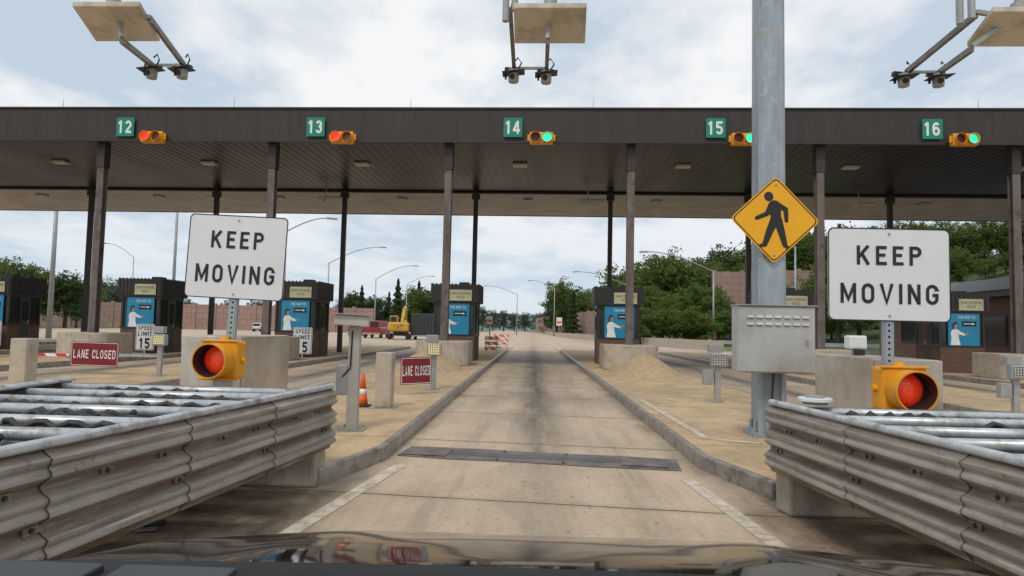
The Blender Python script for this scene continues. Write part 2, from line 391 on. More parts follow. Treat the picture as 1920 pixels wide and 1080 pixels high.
# highway-style letters drawn as strokes of even weight
def arc(cx, cy, rx, ry, a0, a1, n=12):
    return [(cx+rx*math.cos(R(a0+(a1-a0)*k/n)), cy+ry*math.sin(R(a0+(a1-a0)*k/n))) for k in range(n+1)]
def glyph(c, a):
    W = {'I':2*a,'1':.36,'M':.80,'K':.66,'A':.72,'V':.70,'E':.54,'L':.54,'P':.60,'T':.56}.get(c, .64)
    r = W/2-a; top = 1-a-r; bot = a+r
    st = lambda x: [(x,0),(x,1)]
    if c == 'K': return W, [st(a), [(W-a*1.0,1),(a+.02,.40)], [(.27,.56),(W-a*.9,0)]]
    if c == 'E': return W, [st(a), [(a,1-a),(W,1-a)], [(a,.52),(W*.88,.52)], [(a,a),(W,a)]]
    if c == 'L': return W, [st(a), [(a,a),(W,a)]]
    if c == 'I': return W, [st(a)]
    if c == 'T': return W, [st(W/2), [(0,1-a),(W,1-a)]]
    if c == 'M': return W, [st(a), st(W-a), [(a*1.0,.97),(W/2,.20),(W-a*1.0,.97)]]
    if c == 'N': return W, [st(a), st(W-a), [(a,.97),(W-a,.03)]]
    if c == 'V': return W, [[(a*.9,1),(W/2,.06),(W-a*.9,1)]]
    if c == 'A': return W, [[(a*.9,0),(W/2,.94),(W-a*.9,0)], [(.16,.27),(W-.16,.27)]]
    if c == 'O': return W, [arc(W/2,top,r,r,0,180)+arc(W/2,bot,r,r,180,360)+[(W-a,top)]]
    if c == 'C': return W, [[(W-a,.66)]+arc(W/2,top,r,r,0,180)+arc(W/2,bot,r,r,180,360)+[(W-a,.34)]]
    if c == 'G': return W, [[(W-a,.68)]+arc(W/2,top,r,r,0,180)+arc(W/2,bot,r,r,180,360)+[(W-a,.47)], [(W,.47),(W*.52,.47)]]
    if c == 'S':
        ry = (.5-a)/2; return W, [arc(W/2,1-a-ry,r,ry,10,270,14)+arc(W/2,a+ry,r,ry,90,-170,14)[1:]]
    if c == 'D': return W, [st(a), [(a,a)]+arc(W-a-.23,a+.23,.23,.23,-90,0)+arc(W-a-.23,1-a-.23,.23,.23,0,90)+[(a,1-a)]]
    if c in 'PR':
        q = .20; L_ = [st(a), [(a,1-a)]+arc(W-a-q,1-a-q,q,q,90,-90)+[(a,1-a-2*q)]]
        if c == 'R': L_.append([(W*.5,.45),(W-a,0)])
        return W, L_
    if c == '1': return W, [st(W-a*1.5), [(.0,.74),(W-a*1.5,.96)]]
    if c == '2': return W, [arc(W/2,1-a-.22,r,.22,165,-35,12)+[(a*1.3,a)], [(a,a),(W,a)]]
    if c == '3': return W, [arc(W/2,1-a-.205,r*.92,.205,160,-90,12), arc(W/2,a+.235,r,.235,90,-160,12)]
    if c == '4': return W, [[(W*.70,0),(W*.70,1)], [(W*.66,.96),(a,.30)], [(0,.28),(W,.28)]]
    if c == '5': return W, [[(W-.04,1-a),(a+.04,1-a)], [(a+.05,1),(a+.02,.48)], arc(W/2-.01,a+.24,r,.24,125,-155,14)]
    if c == '6': return W, [arc(W/2,a+.235,r,.235,0,360,18), arc(W/2,1-a-.30,r,.30,35,180,10)+[(a,.3)]]
    return .34, []
def ribbon(b, pts, t, y, fx):
    n = len(pts); L_, R_ = [], []
    P_ = [Vector(p) for p in pts]
    closed = (P_[0]-P_[-1]).length < 1e-6
    for i, p in enumerate(P_):
        d0 = (p-P_[i-1]).normalized() if i > 0 else ((P_[-1]-P_[-2]).normalized() if closed else None)
        d1 = (P_[i+1]-p).normalized() if i < n-1 else ((P_[1]-P_[0]).normalized() if closed else None)
        if d0 is None: d0 = d1
        if d1 is None: d1 = d0
        n0 = Vector((-d0.y,d0.x)); n1 = Vector((-d1.y,d1.x)); m_ = n0+n1
        m_ = m_.normalized() if m_.length > 1e-4 else n0
        k = min(1.9, 1/max(.3, m_.dot(n0)))
        L_.append(p+m_*(t/2*k)); R_.append(p-m_*(t/2*k))
    vs = [fx(q, y) for q in L_] + [fx(q, y) for q in R_]
    b.add(vs, [(i, i+1, n+i+1, n+i) for i in range(n-1)])
def htext(s, w, h, m, parent, cx, y, cz, name='lettering', t=.165, gap=.20):
    lines = s.split('\n'); b = MB(); nl = len(lines); lh = h if nl == 1 else h/(nl+(nl-1)*.35)
    for li, ln in enumerate(lines):
        gs = [glyph(c, t/2) for c in ln]; tot = sum(g[0] for g in gs)+gap*(len(gs)-1); sx = w/tot if nl == 1 else min(w/tot, w/2.6)
        x0 = cx - tot*sx/2; zb = cz + h/2 - lh - li*lh*1.35; k = 0
        for W, pl in gs:
            for pts in pl:
                k += 1; ribbon(b, pts, t, y-.0003*(k%9), lambda q, yy, x0=x0, zb=zb: (x0+q.x*sx, yy, zb+q.y*lh))
            x0 += (W+gap)*sx
    return b.build(name, m, parent)

# ------------------------------------------------------------ setting
def sheet(name, pts, z, m, kind='structure'):
    b = MB(); b.add([(x,y,z) for x,y in pts], [tuple(range(len(pts)))]); return tag(b.build(name, m), kind=kind)
sheet('ground', [(-2500,-400),(2500,-400),(2500,3500),(-2500,3500)], -.03, m_grass)
sheet('road', [(-70,-30),(70,-30),(60,36),(14.5,52),(5.5,125),(3,260),(-14,420),(-26,420),(-16,260),(-22,150),(-70,120)], 0, m_road)

def sm(t): t = max(0, min(1, t)); return t*t*(3-2*t)
def hz(x, y): return 17 * sm((x - 26 - .03*max(0,y-100)) / 62) * sm((y - 48) / 30)
b = MB(); nx, ny = 50, 50; vs = []; fs = []
for j in range(ny):
    for i in range(nx):
        x = 24 + 300*(i/(nx-1))**1.6; y = 46 + 400*(j/(ny-1))**1.4
        vs.append((x, y, hz(x, y) - .02 + (.6*noise.noise(Vector((x*.08,y*.08,0))) if hz(x,y) > .6 else 0)))
for j in range(ny-1):
    for i in range(nx-1): fs.append((j*nx+i, j*nx+i+1, (j+1)*nx+i+1, (j+1)*nx+i))
b.add(vs, fs); tag(b.build('hillside', m_hill, smooth=True), kind='structure')
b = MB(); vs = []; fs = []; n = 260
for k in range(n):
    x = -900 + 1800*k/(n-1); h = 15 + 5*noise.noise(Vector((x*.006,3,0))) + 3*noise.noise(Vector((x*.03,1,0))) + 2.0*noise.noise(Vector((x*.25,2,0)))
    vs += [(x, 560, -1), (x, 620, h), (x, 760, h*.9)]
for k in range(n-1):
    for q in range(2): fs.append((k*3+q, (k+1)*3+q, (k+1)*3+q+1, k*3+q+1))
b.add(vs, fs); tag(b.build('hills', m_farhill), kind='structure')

SK = -.03
D = 6.15
def XI(i): return .12 + D*(i - .5)
LANES = range(-4, 5)
for i in LANES:
    xi = XI(i)
    o = [(-1.15,5.8),(1.15,5.8),(1.45,7.0),(1.45,42),(-1.45,42),(-1.45,7.0)]
    inn = [(-1.085,5.89),(1.085,5.89),(1.375,7.02),(1.375,41.9),(-1.375,41.9),(-1.375,7.02)]
    b = MB(); b.ring([(x+xi,y) for x,y in o], [(x+xi,y) for x,y in inn], 0, .155)
    tag(b.build('kerb', m_kerb, bevel=.02), kind='structure')
    b = MB(); b.add([(x+xi,y,.148) for x,y in inn], [tuple(range(6))]); tag(b.build('traffic_island', m_island), kind='structure')
def strip(name, p0, p1, w, z=.004, m=m_whitep):
    p0 = Vector(p0); p1 = Vector(p1); d = (p1-p0).normalized(); s = Vector((-d.y, d.x))*(w/2)
    b = MB(); b.add([(*(p0-s),z),(*(p1-s),z),(*(p1+s),z),(*(p0+s),z)], [(0,1,2,3)]); return tag(b.build(name, m), kind='structure')
strip('road_marking', (-1.30,6.8), (-1.72,3.6), .13)
strip('road_marking', (1.50,6.5), (1.74,3.4), .13)
def gl(px, py, z=.15):
    p = G(px, py, z); return (p.x, p.y)
for a, c in (((1198,748),(1325,822)), ((1325,822),(1425,832)), ((1198,748),(1262,750)), ((690,745),(745,735)), ((560,742),(625,775))):
    strip('road_marking', gl(*a), gl(*c), .10, .1525)
strip('road_marking', (-1.75,44), (-1.75,110), .15); strip('road_marking', (2.0,44), (2.0,110), .15)

# ------------------------------------------------------------ treadle
t = empty('treadle_strip', (.08, 7.35, .004), R(-7), 'long dark steel treadle strip set across the lane in the road', 'treadle')
b = MB(); pl = [(-1.50,-.27),(-.9,-.33),(-.2,-.29),(.6,-.33),(1.5,-.30),(1.5,.28),(.9,.33),(.1,.29),(-.7,.33),(-1.5,.30)]
b.prism(pl, 0, .005); b.build('frame_plate', m_rust, t)
b = MB(); b.box(-1.15,1.05,-.09,.10,.005,.010); b.build('pad', mat('treadle_pad',(.13,.14,.155),(.08,.085,.095),5,.45,.4,dirt=(.20,.16,.13),dscale=4), t, bevel=.003)
for x in (-1.22, 1.14):
    b = MB(); b.box(x-.24,x+.24,-.22,.22,.0105,.014); b.build('cover_plate', m_rust, t)
for x in (-1.1,-.4,.3,1.0):
    for yy in (-.24,.24): MB().cyl((x,yy,.005),(x,yy,.013),.016,n=8).build('bolt', m_trim, t)

# ------------------------------------------------------------ canopy
can = empty('toll_canopy', (0, 22.3, 0), math.atan(SK), 'long dark brown flat canopy spanning all the toll lanes on steel columns', 'canopy')
ZB, ZT, X0, X1 = 7.64, 8.72, -34, 34
b = MB(); b.box(X0,X1,-.45,-.33,ZB,ZT)
x = X0
while x < X1:
    b.box(x, x+.014, -.454, -.45, ZB+.04, ZT-.06); x += .36
b.build('fascia', m_fascia, can)
b = MB(); b.box(X0,X1,-.50,-.30,ZT,ZT+.05); b.box(X0,X1,-.475,-.33,ZB-.06,ZB); b.build('fascia_trim', m_trim, can)
b = MB(); b.box(X0,X1,-.33,8.2,ZB+.06,ZB+.12)
x = X0
while x < X1: b.box(x,x+.04,-.3,8.15,ZB+.051,ZB+.06); x += .31
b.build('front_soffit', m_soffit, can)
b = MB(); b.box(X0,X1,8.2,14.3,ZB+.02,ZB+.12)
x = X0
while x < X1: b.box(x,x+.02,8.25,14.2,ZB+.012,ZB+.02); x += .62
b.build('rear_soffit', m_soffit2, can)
b = MB(); b.box(X0,X1,14.3,14.45,ZB+.0,ZT-.3); b.build('rear_fascia', m_fascia, can)
b = MB(); b.box(X0,X1,-.33,14.3,ZT-.4,ZT-.3); b.build('roof_deck', m_trim, can)
b = MB(); b.box(X0,X1,8.05,8.2,ZB-.04,ZB+.04); b.build('cross_beam', m_trim, can)
for i in range(-4, 6):
    xi = XI(i)
    b = MB()
    b.box(xi-.12,xi+.12,-.13,-.10,0,ZB-.9); b.box(xi-.12,xi+.12,.10,.13,0,ZB-.9); b.box(xi-.02,xi+.02,-.10,.10,0,ZB-.9)
    b.build('column', m_col, can)
    b = MB(); b.box(xi-.14,xi+.14,-.16,.16,ZB-.9,ZB+.04); b.build('column_head', m_coldk, can)
    b = MB(); b.box(xi-.10,xi+.10,8.0-.12,8.05,0,ZB+.04); b.build('column', m_coldk, can)
    b = MB(); b.box(xi-.18,xi+.18,7.84,8.04,ZB-.35,ZB-.1); b.build('column_bracket', m_coldk, can)
    b = MB(); b.cyl((xi-1.3,-.4,ZT),(xi-1.3,-.4,ZT+.38),.012,.006,6); b.build('lightning_rod', m_gray, can)
    b = MB(); b.box(xi+2.0,xi+2.55,2.75,3.1,ZB-.03,ZB+.055); b.build('ceiling_light', m_ceil, can, bevel=.01)
    b = MB(); b.box(xi+2.1,xi+2.55,9.4,9.8,ZB-.07,ZB+.01); b.build('ceiling_light', m_gray, can, bevel=.01)
for xx, yy in ((XI(1)-.75,7.4),(XI(-1)-.4,7.4),(XI(3)-1.2,7.6)):
    b = MB(); b.cyl((xx-.6,yy,ZB-.45),(xx+.45,yy,ZB-.45),.07,n=12); b.cyl((xx-.3,yy,ZB-.4),(xx-.3,yy,ZB+.05),.02,n=8); b.box(xx-.62,xx-.35,yy-.1,yy+.1,ZB-.62,ZB-.38)
    b.build('junction_conduit', m_ceil, can)

def onfas(px, py, dy=0):
    d = ray(px, py)
    t_ = (21.80 - dy) / (d.y - SK*d.x); return CAM + d*t_
SGN = [(235,238,'12','R'),(592,238,'13','R'),(962,239,'14','G'),(1342,240,'15','G'),(1748,242,'16','G')]
SGP = [(284,256),(641,257),(1015,258),(1395,260),(1811,261)]
for (px,py,num,st),(qx,qy) in zip(SGN, SGP):
    p = onfas(px, py, .04)
    s = empty('lane_number_sign', (p.x,p.y,p.z-.32), math.atan(SK), 'green lane sign with white number %s on the canopy fascia' % num, 'sign', 'lane number signs on the canopy')
    b = MB(); b.xz(rrect(.63,.65,.03,4,0,.32), -.012, .0); b.build('sign_panel', m_green, s)
    htext(num, .46, .44, m_inkw, s, 0, -.016, .32, 'numeral', .19, .26)
    for bx in (-.2,.2):
        MB().bar((bx,.0,.1),(bx,.10,.1),.04,.04).build('bracket', m_gray, s); MB().bar((bx,.0,.5),(bx,.10,.5),.04,.04).build('bracket', m_gray, s)
    p = onfas(qx, qy, .2)
    s = empty('lane_signal', (p.x,p.y,p.z-.2), math.atan(SK), 'yellow two-lens lane signal lit %s beside the %s sign' % ('red' if st=='R' else 'green', num), 'traffic light', 'lane signals on the canopy')
    b = MB(); b.box(-.38,.38,-.0,.22,.01,.39); b.box(-.46,-.38,.05,.12,.10,.32); b.box(.38,.46,.05,.12,.10,.32); b.build('housing', m_yel, s, bevel=.02)
    b = MB(); b.bar((0,.22,.2),(0,.33,.2),.1,.1); b.build('bracket', m_gray, s)
    for sx in (-1,1):
        lit = (sx<0 and st=='R') or (sx>0 and st=='G')
        lm = (m_redlit if st=='R' else m_grnlit) if lit else (m_lensoffg if st=='R' else m_lensoff)
        b = MB(); b.cyl((sx*.19,-.012,.2),(sx*.19,.0,.2),.160,n=28); b.build('lens', lm, s)
        b = MB(); b.tubering((sx*.19,.2),.164,.172,-.14,0.0)
        b.build('visor', m_yel, s, smooth=False)

# ------------------------------------------------------------ booths
bnames = {-3:'leftmost toll booth cut by the picture edge',-2:'dark toll booth behind the speed limit 15 sign on the left',-1:'toll booth partly behind the left keep moving sign',
          0:'dark toll booth left of the open centre lane',1:'dark toll booth right of the open centre lane',2:'toll booth hidden behind the grey cabinet pole',3:'rightmost toll booth below the right keep moving sign',}
def make_booth():
    s = empty('toll_booth', (0,0,.15), math.atan(SK))
    W = .84
    b = MB(); b.box(-W,W,-1.2,1.2,0,.92); b.build('base_wall', m_brick, s)
    b = MB(); b.box(-W-.03,W+.03,-1.23,1.23,.92,.98); b.box(-W-.02,W+.02,-1.22,1.22,2.05,2.14)
    for x in (-W+.04,W-.04):
        for y in (-1.16,-.35,.35,1.16): b.box(x-.045,x+.045,y-.045,y+.045,.98,2.05)
    for y in (-1.16,1.16): b.box(-.04,.04,y-.04,y+.04,.98,2.05)
    b.build('frame', m_bronze, s)
    b = MB(); b.box(-W+.08,W-.08,-1.14,-1.12,.98,2.05); b.build('window', m_glass, s)
    b = MB(); b.box(-W+.08,W-.08,1.12,1.14,.98,2.05); b.build('window', m_glass, s)
    for x in (-W+.02, W-.04):
        b = MB(); b.box(x,x+.02,-1.1,-.4,.98,2.05); b.build('window', m_glass, s)
        b = MB(); b.box(x,x+.02,.4,1.1,.98,2.05); b.build('window', m_glass, s)
    dm = mat('door_bronze',(.05,.045,.04))
    for sg in (-1,1):
        x = sg*(W+.012)
        d = MB().box(min(x,x-sg*.03),max(x,x-sg*.03),-.33,.33,.05,2.03).build('door', dm, s)
        MB().box(x-.014,x+.014,.2,.26,.95,1.12).build('handle', m_gray, d)
        MB().box(x-.006,x+.006,-.24,.24,1.1,1.9).build('pane', m_glass, d)
    b = MB(); b.box(-W-.12,W+.12,-1.36,1.36,2.14,2.80)
    x = -W-.10
    while x < W+.1:
        b.box(x,x+.07,-1.385,-1.36,2.16,2.83); b.box(x,x+.07,1.36,1.385,2.16,2.83); x += .16
    y = -1.32
    while y < 1.3:
        b.box(-W-.145,-W-.12,y,y+.07,2.16,2.83); b.box(W+.12,W+.145,y,y+.07,2.16,2.83); y += .16
    b.build('roof', m_bronze, s)
    b = MB(); b.box(.1,.5,-.5,.1,2.80,2.92); b.build('roof_vent', m_dark, s)
    n = MB().box(-.20,.72,-1.41,-1.39,2.20,2.60).build('notice', m_cream, s)
    text('THANKS FOR DRIVING\nWITH US!', .80, .25, m_ink, n, .26, -1.412, 2.40, 'lettering', .0)
    p = MB().box(-.56,.62,-1.26,-1.235,.96,2.10).build('poster', m_blue, s)
    text('THIS WAY TO', .66, .11, m_inkw, p, .14, -1.262, 1.96, 'lettering', .0)
    MB().box(-.04,.50,-1.268,-1.26,1.64,1.82).build('arrow_plaque', m_ink, p)
    a = MB(); a.xz([(.34,1.69),(.34,1.77),(.45,1.73)][::-1], -1.272, -1.269); a.box(.02,.34,-1.272,-1.269,1.72,1.745); a.build('arrow', m_inkw, p)
    f = MB(); f.xz([(-.48,.98),(-.44,1.22),(-.47,1.40),(-.40,1.52),(-.30,1.55),(-.20,1.52),(-.08,1.44),(.08,1.38),(.05,1.31),(-.10,1.34),(-.17,1.36),(-.16,1.2),(-.10,.98)][::-1], -1.266, -1.261); f.build('figure_shirt', m_inkw, p)
    f = MB(); f.xz([(-.30+.075*math.cos(R(a_)), 1.66+.10*math.sin(R(a_))) for a_ in range(360,0,-30)], -1.270, -1.2665); f.xz([(.08,1.31),(.05,1.38),(.14,1.42),(.20,1.40),(.16,1.33)], -1.269,-1.2665); f.box(-.335,-.265,-1.269,-1.2665,1.53,1.58); f.build('figure_face', m_skin, p)
    f = MB(); f.xz([(-.38,1.52),(-.41,1.66),(-.36,1.77),(-.28,1.79),(-.22,1.74),(-.24,1.70),(-.33,1.70),(-.345,1.54)][::-1], -1.274, -1.2705); f.build('figure_hair', m_hair, p)
    return s
proto = None
for i in range(-3, 4):
    o = make_booth() if proto is None else copy_tree(proto)
    proto = proto or o
    o.location = (XI(i)+.02, 25.85 + SK*XI(i), .15); o.scale = (.92, .68, 1.025)
    tag(o, bnames[i], 'toll booth', 'toll booths under the canopy')

# concrete island end blocks
blk = {-3:'leftmost rounded concrete block at a booth',-2:'rounded concrete block left of the speed limit 15 sign',-1:'rounded concrete block behind the left keep moving sign',0:'rounded concrete block in front of the booth left of the centre lane',
       1:'rounded concrete block in front of the booth right of the centre lane',2:'rounded concrete block behind the grey cabinet pole',3:'rounded concrete block at the rightmost booth'}
for i in range(-3, 4):
    xi = XI(i); pts = [(.88,1.0),(-.88,1.0)]
    for k in range(13):
        a = R(180 + 180*k/12); pts.append((.88*math.cos(a), -.35 + .5*math.sin(a)))
    b = MB(); b.prism(pts, 0, .80)
    o = b.build('concrete_block', m_concl, bevel=.03); o.location = (xi, 22.2+SK*xi, .15)
    tag(o, blk[i], 'concrete block', 'concrete blocks at the island columns')
    if i in (0, 1, 2):
        b = MB(); n1, n2 = 28, 28; vs = []; fs = []
        for j in range(n2):
            for k in range(n1):
                u = -1+2*k/(n1-1); v = -1+2*j/(n2-1); r = math.sqrt(u*u + v*v)
                h = .56*max(0, math.cos(min(1,r)*math.pi/2))**1.15 + (.03*noise.noise(Vector((u*3,v*3,i))) if r < .95 else 0)
                vs.append((u*1.05, v*(2.0 if v < 0 else 1.2), max(-.01,h) if r < 1 else -.01))
        for j in range(n2-1):
            for k in range(n1-1): fs.append((j*n1+k, j*n1+k+1, (j+1)*n1+k+1, (j+1)*n1+k))
        b.add(vs, fs); o = b.build('gravel_mound', m_gravel, smooth=True); o.location = (xi+(.12 if i else -.1), 19.9, .15)
        tag(o, ['low tan mound on the island left of the centre lane','low tan mound on the island right of the centre lane','low tan mound behind the grey cabinet pole'][i], 'mound')

# speed limit signs
for i, lb in ((-3,'speed limit 15 sign cut by the left picture edge'),(-2,'speed limit 15 sign between booth and left lane closed sign'),(-1,'speed limit 15 sign partly behind the left keep moving sign')):
    xi = XI(i)
    s = empty('speed_limit_sign', (xi+.46, 24.65+SK*xi, .15), math.atan(SK), lb, 'sign', 'speed limit signs at the booths')
    MB().xz(rrect(.74,1.0,.05,4,0,.62), 0, .008).build('sign_panel', m_white, s)
    o_ = rrect(.70,.96,.04,4,0,.62); i_ = rrect(.67,.93,.035,4,0,.62)
    b = MB(); n = len(o_); b.add([(x,-.003,z) for x,z in o_]+[(x,-.003,z) for x,z in i_], [(k,(k+1)%n,n+(k+1)%n,n+k) for k in range(n)]); b.build('border', m_ink, s)
    htext('SPEED\nLIMIT', .56, .38, m_ink, s, 0, -.004, .86, 'lettering', .17, .22); htext('15', .40, .40, m_ink, s, 0, -.004, .38, 'numeral', .19, .28)
    MB().box(-.03,.03,.008,.05,0,1.0).build('post', m_galv, s)

# ------------------------------------------------------------ keep moving signs
def border(b, w, h, inset, th, r, cz, y):
    o_ = rrect(w-2*inset,h-2*inset,r,5,0,cz); i_ = rrect(w-2*inset-2*th,h-2*inset-2*th,r-.006,5,0,cz); n = len(o_)
    b.add([(x,y,z) for x,z in o_]+[(x,y,z) for x,z in i_], [(k,(k+1)%n,n+(k+1)%n,n+k) for k in range(n)])
def keep_sign(px, py, Y, w, h, tilt, label, rz=0):
    c = atY(px, py, Y); H = c.z - .15
    s = empty('keep_moving_sign', (c.x - math.sin(tilt)*H, Y, .15), rz, label, 'sign', 'keep moving signs', ry=tilt)
    MB().xz(rrect(w,h,.05,6,0,H), 0, .006).build('sign_panel', m_white, s)
    b = MB(); border(b, w, h, .0, .010, .05, H, -.002); b.build('border', m_ink, s)
    htext('KEEP', w*.53, h*.205, m_ink, s, 0, -.004, H+h*.205, 'lettering', .165, .30)
    htext('MOVING', w*.80, h*.215, m_ink, s, 0, -.004, H-h*.205, 'lettering', .165, .28)
    for z in (H+h*.44, H-h*.44):
        MB().cyl((0,-.012,z),(0,.0,z),.010,n=8).build('bolt', m_gray, s)
    b = MB(); b.box(-.045,.045,.012,.02,0,H+h*.45); b.box(-.045,-.035,.02,.055,0,H+h*.45); b.box(.035,.045,.02,.055,0,H+h*.45)
    b.build('post', m_galvpole, s)
    MB().box(-.03,.03,.0065,.0115,0,H+h*.3).build('post_strip', m_perf, s)
keep_sign(443, 482, 6.75, 1.03, .865, R(2.0), 'white KEEP MOVING sign on the left, tilted slightly, on a perforated post')
keep_sign(1667, 515, 5.9, 1.05, .815, R(.2), 'larger white KEEP MOVING sign on the right, upright on a perforated post')

# blocks behind the beacons
def blockx(pn0, pn1, Y): return atY(pn0,680,Y).x, atY(pn1,680,Y).x
xa, xb = blockx(340, 452, 7.2); xc, xd = blockx(1640, 1766, 6.1)
for (x0,x1,y0,y1,zt,lb) in ((xa,xb,7.2,8.6,1.25,'pale concrete and stainless block behind the left flashing beacon'),(xc,xd,6.1,7.35,1.20,'pale concrete and stainless block behind the right flashing beacon')):
    s = empty('barrier_block', ((x0+x1)/2, (y0+y1)/2, .15), 0, lb, 'concrete block')
    b = MB(); b.box(x0,x1,y0,y1,.15,zt); b.build('core', m_concl, s, bevel=.02, world=True)
    sx = 1 if x0 < 0 else -1; xf = x1 if x0 < 0 else x0
    b = MB(); b.box(min(xf,xf+sx*.012),max(xf,xf+sx*.012),y0+.01,y1-.01,.2,zt-.005); b.build('side_sheet', m_stain, s, bevel=.004, world=True)
    b = MB(); b.box(x0+.0,x1-.0,y0-.012,y0,.2,zt-.005); b.build('front_sheet', m_stain, s, bevel=.004, world=True)

# beacons
def beacon(px, py, Y, label, k=1.0, rz=0):
    c = atY(px, py, Y)
    s = empty('flashing_beacon', (c.x, Y, c.z-.2*k), rz, label, 'warning light', 'red warning beacons'); s.scale = (k,k,k)
    b = MB(); b.box(-.19,.19,0,.20,.01,.39); b.build('housing', m_yel, s, bevel=.03)
    MB().box(-.20,.20,-.015,.012,.0,.02).build('door_lip', m_yel, s, bevel=.006)
    MB().box(-.20,.20,-.015,.012,.38,.40).build('door_lip', m_yel, s, bevel=.006)
    vs = []; nr, na = 8, 36
    for q in range(nr+1):
        r_ = .140*q/nr; yy = -.012 - .045*math.sqrt(max(0,1-(q/nr)**2))
        for a in range(na): vs.append((r_*math.cos(2*math.pi*a/na), yy, .2+r_*math.sin(2*math.pi*a/na)))
    b = MB(); b.add(vs, [(q*na+a, q*na+(a+1)%na, (q+1)*na+(a+1)%na, (q+1)*na+a) for q in range(nr) for a in range(na)]); b.build('lens', m_amblit, s, smooth=True)
    MB().tubering((0,.2),.139,.1565,-.03,-.001,40).build('gasket', m_black, s)
    b = MB(); b.tubering((0,.2),.158,.170,-.20,0,40); b.build('visor', m_yel, s, smooth=False)
    b = MB(); b.tubering((0,.2),.1566,.1578,-.195,-.002,40); b.build('visor_lining', m_trim, s)
    for sx in (-1,1): MB().cyl((sx*.185,.1,.2),(sx*.225,.1,.2),.03,n=10).build('hinge_boss', m_yel, s)
    MB().cyl((0,.1,.38),(0,.1,.43),.05,.04,n=12).build('cap', m_yel, s)
    MB().box(-.06,.06,.02,.16,(.15-(c.z-.2*k))/k,.02).build('mount_post', m_galv, s)
beacon(410, 675, 6.55, 'yellow tunnel-visor beacon glowing red below the left KEEP MOVING sign', 1.0, R(-2))
beacon(1697, 731, 5.65, 'yellow tunnel-visor beacon glowing red below the right KEEP MOVING sign', .98, R(-2))

# ------------------------------------------------------------ crash cushions
def prof(H=.54, amp=.056):
    pts = [(.0,0)]; n = 54
    for k in range(n+1):
        t = k/n; z = .012 + (H-.024)*t; ph = (t*3) % 1.0 if t < 1 else 0
        w_ = (1-math.cos(2*math.pi*t*3))/2
        w_ = min(1, w_*1.8)**.9
        g = math.exp(-((ph-.5)/.085)**2)*.32
        pts.append(((w_-g)*amp+.002, z))
    pts.append((.0,H))
    return pts
def thrie(b, p0, p1, z0, side, rr):
    p0 = Vector(p0); p1 = Vector(p1); d = (p1-p0).normalized(); o = Vector((d.y, -d.x))*side
    pr = [(w_, z0+z) for w_, z in prof()]
    vs = []; sub_ = 5
    m_ = 2*len(pr)
    for q in range(sub_+1):
        p = p0.lerp(p1, q/sub_) + o*rr.uniform(-.002,.003); dz = rr.uniform(-.001,.001)
        for a, z in pr: vs.append((*(p+o*a), z+dz))
        for a, z in reversed(pr): vs.append((*(p+o*(a-.006)), z+dz))
    fs = []
    for q in range(sub_):
        for k in range(m_): fs.append((q*m_+k, q*m_+(k+1)%m_, (q+1)*m_+(k+1)%m_, (q+1)*m_+k))
    fs += [tuple(range(m_)), tuple(range((sub_+1)*m_-1, sub_*m_-1, -1))]
    b.add(vs, fs)
